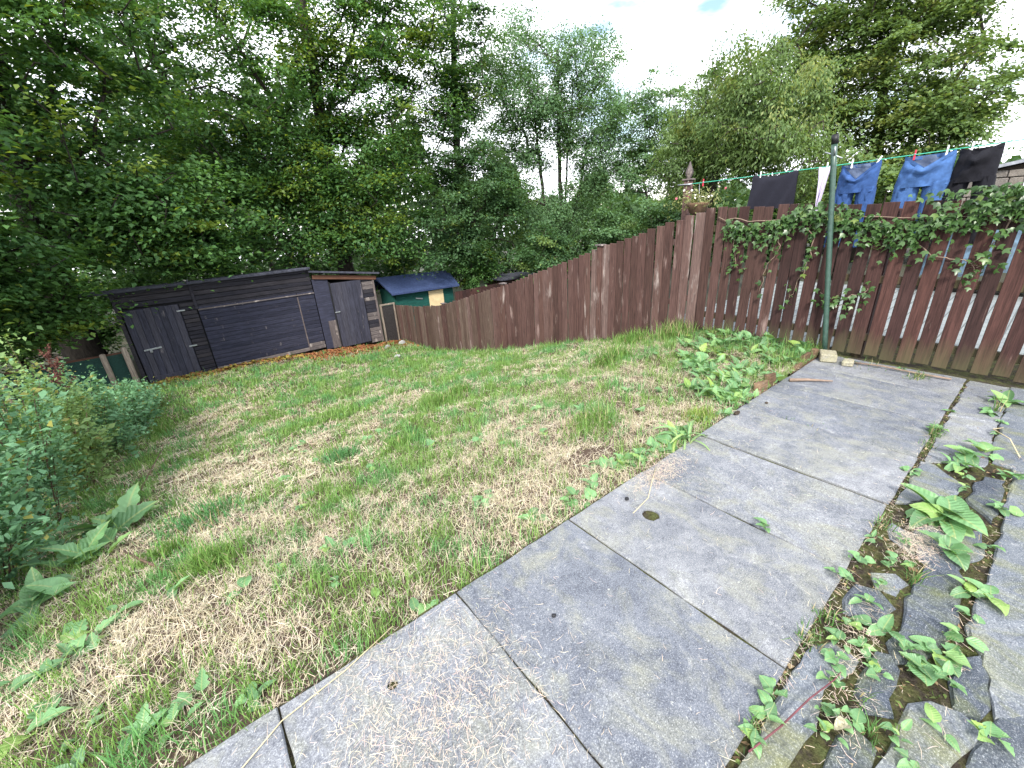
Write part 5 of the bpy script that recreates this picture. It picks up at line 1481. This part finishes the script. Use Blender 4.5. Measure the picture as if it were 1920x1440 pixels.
# ================================================================== SMALL THINGS
def rock(name, loc, s, mt, lab, cat, seed):
    r = np.random.default_rng(seed)
    bm = bmesh.new(); bmesh.ops.create_icosphere(bm, subdivisions=2, radius=1)
    k = r.normal(size=(5, 3))
    for v in bm.verts:
        d = 1 + .18 * sum(math.sin(v.co.dot(Vector(q)) * 2.2 + i) for i, q in enumerate(k)) / 2
        v.co = Vector((v.co.x * s[0], v.co.y * s[1], v.co.z * s[2])) * d
    me = bpy.data.meshes.new(name); bm.to_mesh(me); bm.free(); me.materials.append(M[mt])
    return props(mobj(name, me, None, loc), lab, cat)
b1 = box('brick', (.17, .135, .085), (4.80, 1.165, .0), M['brick'], None, (0, 0, .35), c=.008, wob=.004)
props(b1, 'buff brick lying at the foot of the green pole', 'brick')
b2 = box('brick', (.11, .085, .05), (4.76, .99, .0), M['brick'], None, (0, .04, .2), c=.008, wob=.006)
props(b2, 'broken half brick right of the buff brick', 'brick')
rock('stone', (4.16, 11.1, gzf(4.16, 11.1) + .05), (.10, .08, .07), 'stone', 'pale stone on the leaf litter before the store door', 'stone', 1)
rock('stone', (4.72, 11.4, gzf(4.72, 11.4) + .07), (.11, .09, .09), 'stone', 'larger pale stone by the foot of the mesh panel', 'stone', 2)
rock('stone', (3.86, 9.7, gzf(3.86, 9.7) + .03), (.09, .06, .04), 'stone', 'flat pale stone on the grass edge in front of the litter', 'stone', 3)
rock('pebble', (1.63, 1.15, .005), (.014, .012, .008), 'black_plastic', 'small dark pebble by the round hole in the slab', 'pebble', 4)
rock('pebble', (.82, .89, .004), (.009, .008, .006), 'black_plastic', 'tiny dark pebble in the middle of the second slab', 'pebble', 5)
rock('pebble', (3.05, 1.22, .012), (.028, .02, .018), 'soil', 'clod of dark earth on the paving edge', 'clod', 6)
rock('pebble', (3.4, 1.15, .006), (.016, .012, .009), 'soil', 'small crumb of earth on the far paving', 'clod', 7)
st = tube('stick', [(-.78, 3.5, gzf(-.78, 3.5) + .07), (-.66, 3.2, gzf(-.66, 3.2) + .06), (-.5, 2.88, gzf(-.5, 2.88) + .02)], [.006, .008, .009], M['twig'], None, 6)
props(st, 'dark twig lying in the grass near the big dock', 'twig')
st = tube('stick', [(-.62, 5.9, gzf(-.62, 5.9) + .32), (-.72, 5.6, gzf(-.7, 5.6) + .18), (-.85, 5.2, gzf(-.85, 5.2) + .02)], [.004, .006, .007], M['twig'], None, 6)
props(st, 'thin twig poking out of the left bushes', 'twig')
st = tube('bramble_runner', [(.93, .19, .012), (1.06, .155, .03), (1.2, .13, .035), (1.33, .10, .03), (1.40, .095, .01)], [.003, .003, .0027, .0023, .0016], M['red_stem'], None, 6)
props(st, 'thin red runner stem crossing the near flagstone', 'stem')
st = tube('straw_stalk', [(.30, 1.265, .02), (.10, 1.22, .012), (-.12, 1.19, .012), (-.3, 1.10, .01)], .0022, M['straw_solid'], None, 5)
props(st, 'long straw lying across the nearest slab joint', 'straw')
st = tube('straw_stalk', [(1.98, 1.2, .03), (1.82, 1.12, .05), (1.68, 1.05, .04), (1.55, 1.05, .01)], .0022, M['straw_solid'], None, 5)
props(st, 'curved straw reaching over the round hole', 'straw')
st = tube('straw_stalk', [(4.02, -.06, .01), (3.9, -.02, .03), (3.75, -.1, .05), (3.6, -.16, .01)], .003, M['straw_solid'], None, 5)
props(st, 'pale bent straw on the far right flagstone', 'straw')
# split timber edging between lawn and far paving
for i, (x, h_, ln_) in enumerate([(3.62, .10, .16), (3.80, .12, .12), (4.36, .06, .22), (4.62, .10, .18), (4.78, .12, .12)]):
    e = box('edging_log', (ln_, .045, h_), (x, 1.285, -.02), M['old_edging'] if 'old_edging' in M else M.setdefault('old_edging', wood('rotten_edging', [(0, (.16, .10, .06)), (1, (.27, .18, .11))], grain=(1.3, 26, 26), wear=.9)), None, (rnd.uniform(-.15, .1), rnd.uniform(-.06, .06), rnd.uniform(-.05, .05)), c=.008, wob=.012)
    props(e, ['leftmost short rotten edging timber at the lawn edge', 'split edging stub next to the leftmost edging timber', 'low edging timber behind the fallen stick on the paving', 'edging timber nearest the blue-green weeds', 'edging stub touching the brick by the pole'][i], 'edging')
st = tube('stick', [(3.98, 1.20, .018), (4.08, 1.10, .02), (4.18, .94, .022)], [.016, .013, .006], M['vine'], None, 7)
props(st, 'broken stick lying on the paving by the edging', 'twig')
st = tube('stick', [(4.82, .95, .02), (4.85, .75, .025), (4.84, .5, .02), (4.85, .3, .02)], .008, M['vine'], None, 6)
props(st, 'long dry stem lying along the fence foot', 'twig')
# debris in the round holes
for (x, y_, s) in ((1.62, .99, .032), (.21, 1.07, .012)):
    r = np.random.default_rng(9)
    n = 40
    P = np.stack([x + r.normal(0, s * .5, n), y_ + r.normal(0, s * .5, n), np.full(n, -.024) + r.random(n) * .008], 1)
    L = r.uniform(.3, .7, n) * s
    V, F = leaf_cloud(P, unit(np.array([0, 0, 1.]) + r.normal(0, .4, (n, 3))), unit(r.normal(size=(n, 3))), L, L * .5)
    T = np.array([.22, .15, .08]) * r.uniform(.4, 1.3, (n, 1))
    props(mobj('hole_debris', np_mesh('hole_debris', V - np.array([x, y_, 0]), [F], M['litter'], np.repeat(T, 4, 0)), None, (x, y_, 0)), 'leaf debris in the larger round hole of a slab' if s > .02 else 'leaf debris in the small round hole of the near slab', 'debris', kind='stuff')
# a fallen tan leaf between the near stones
fl = mobj('fallen_leaf', leaf_mesh('fallen_leaf', .05, .035, 1.4, .5, .05, 'ovate', M['brick']), None, (1.21, .03, .03), (.5, .2, 1))
props(fl, 'curled tan leaf between the near flagstones', 'leaf')
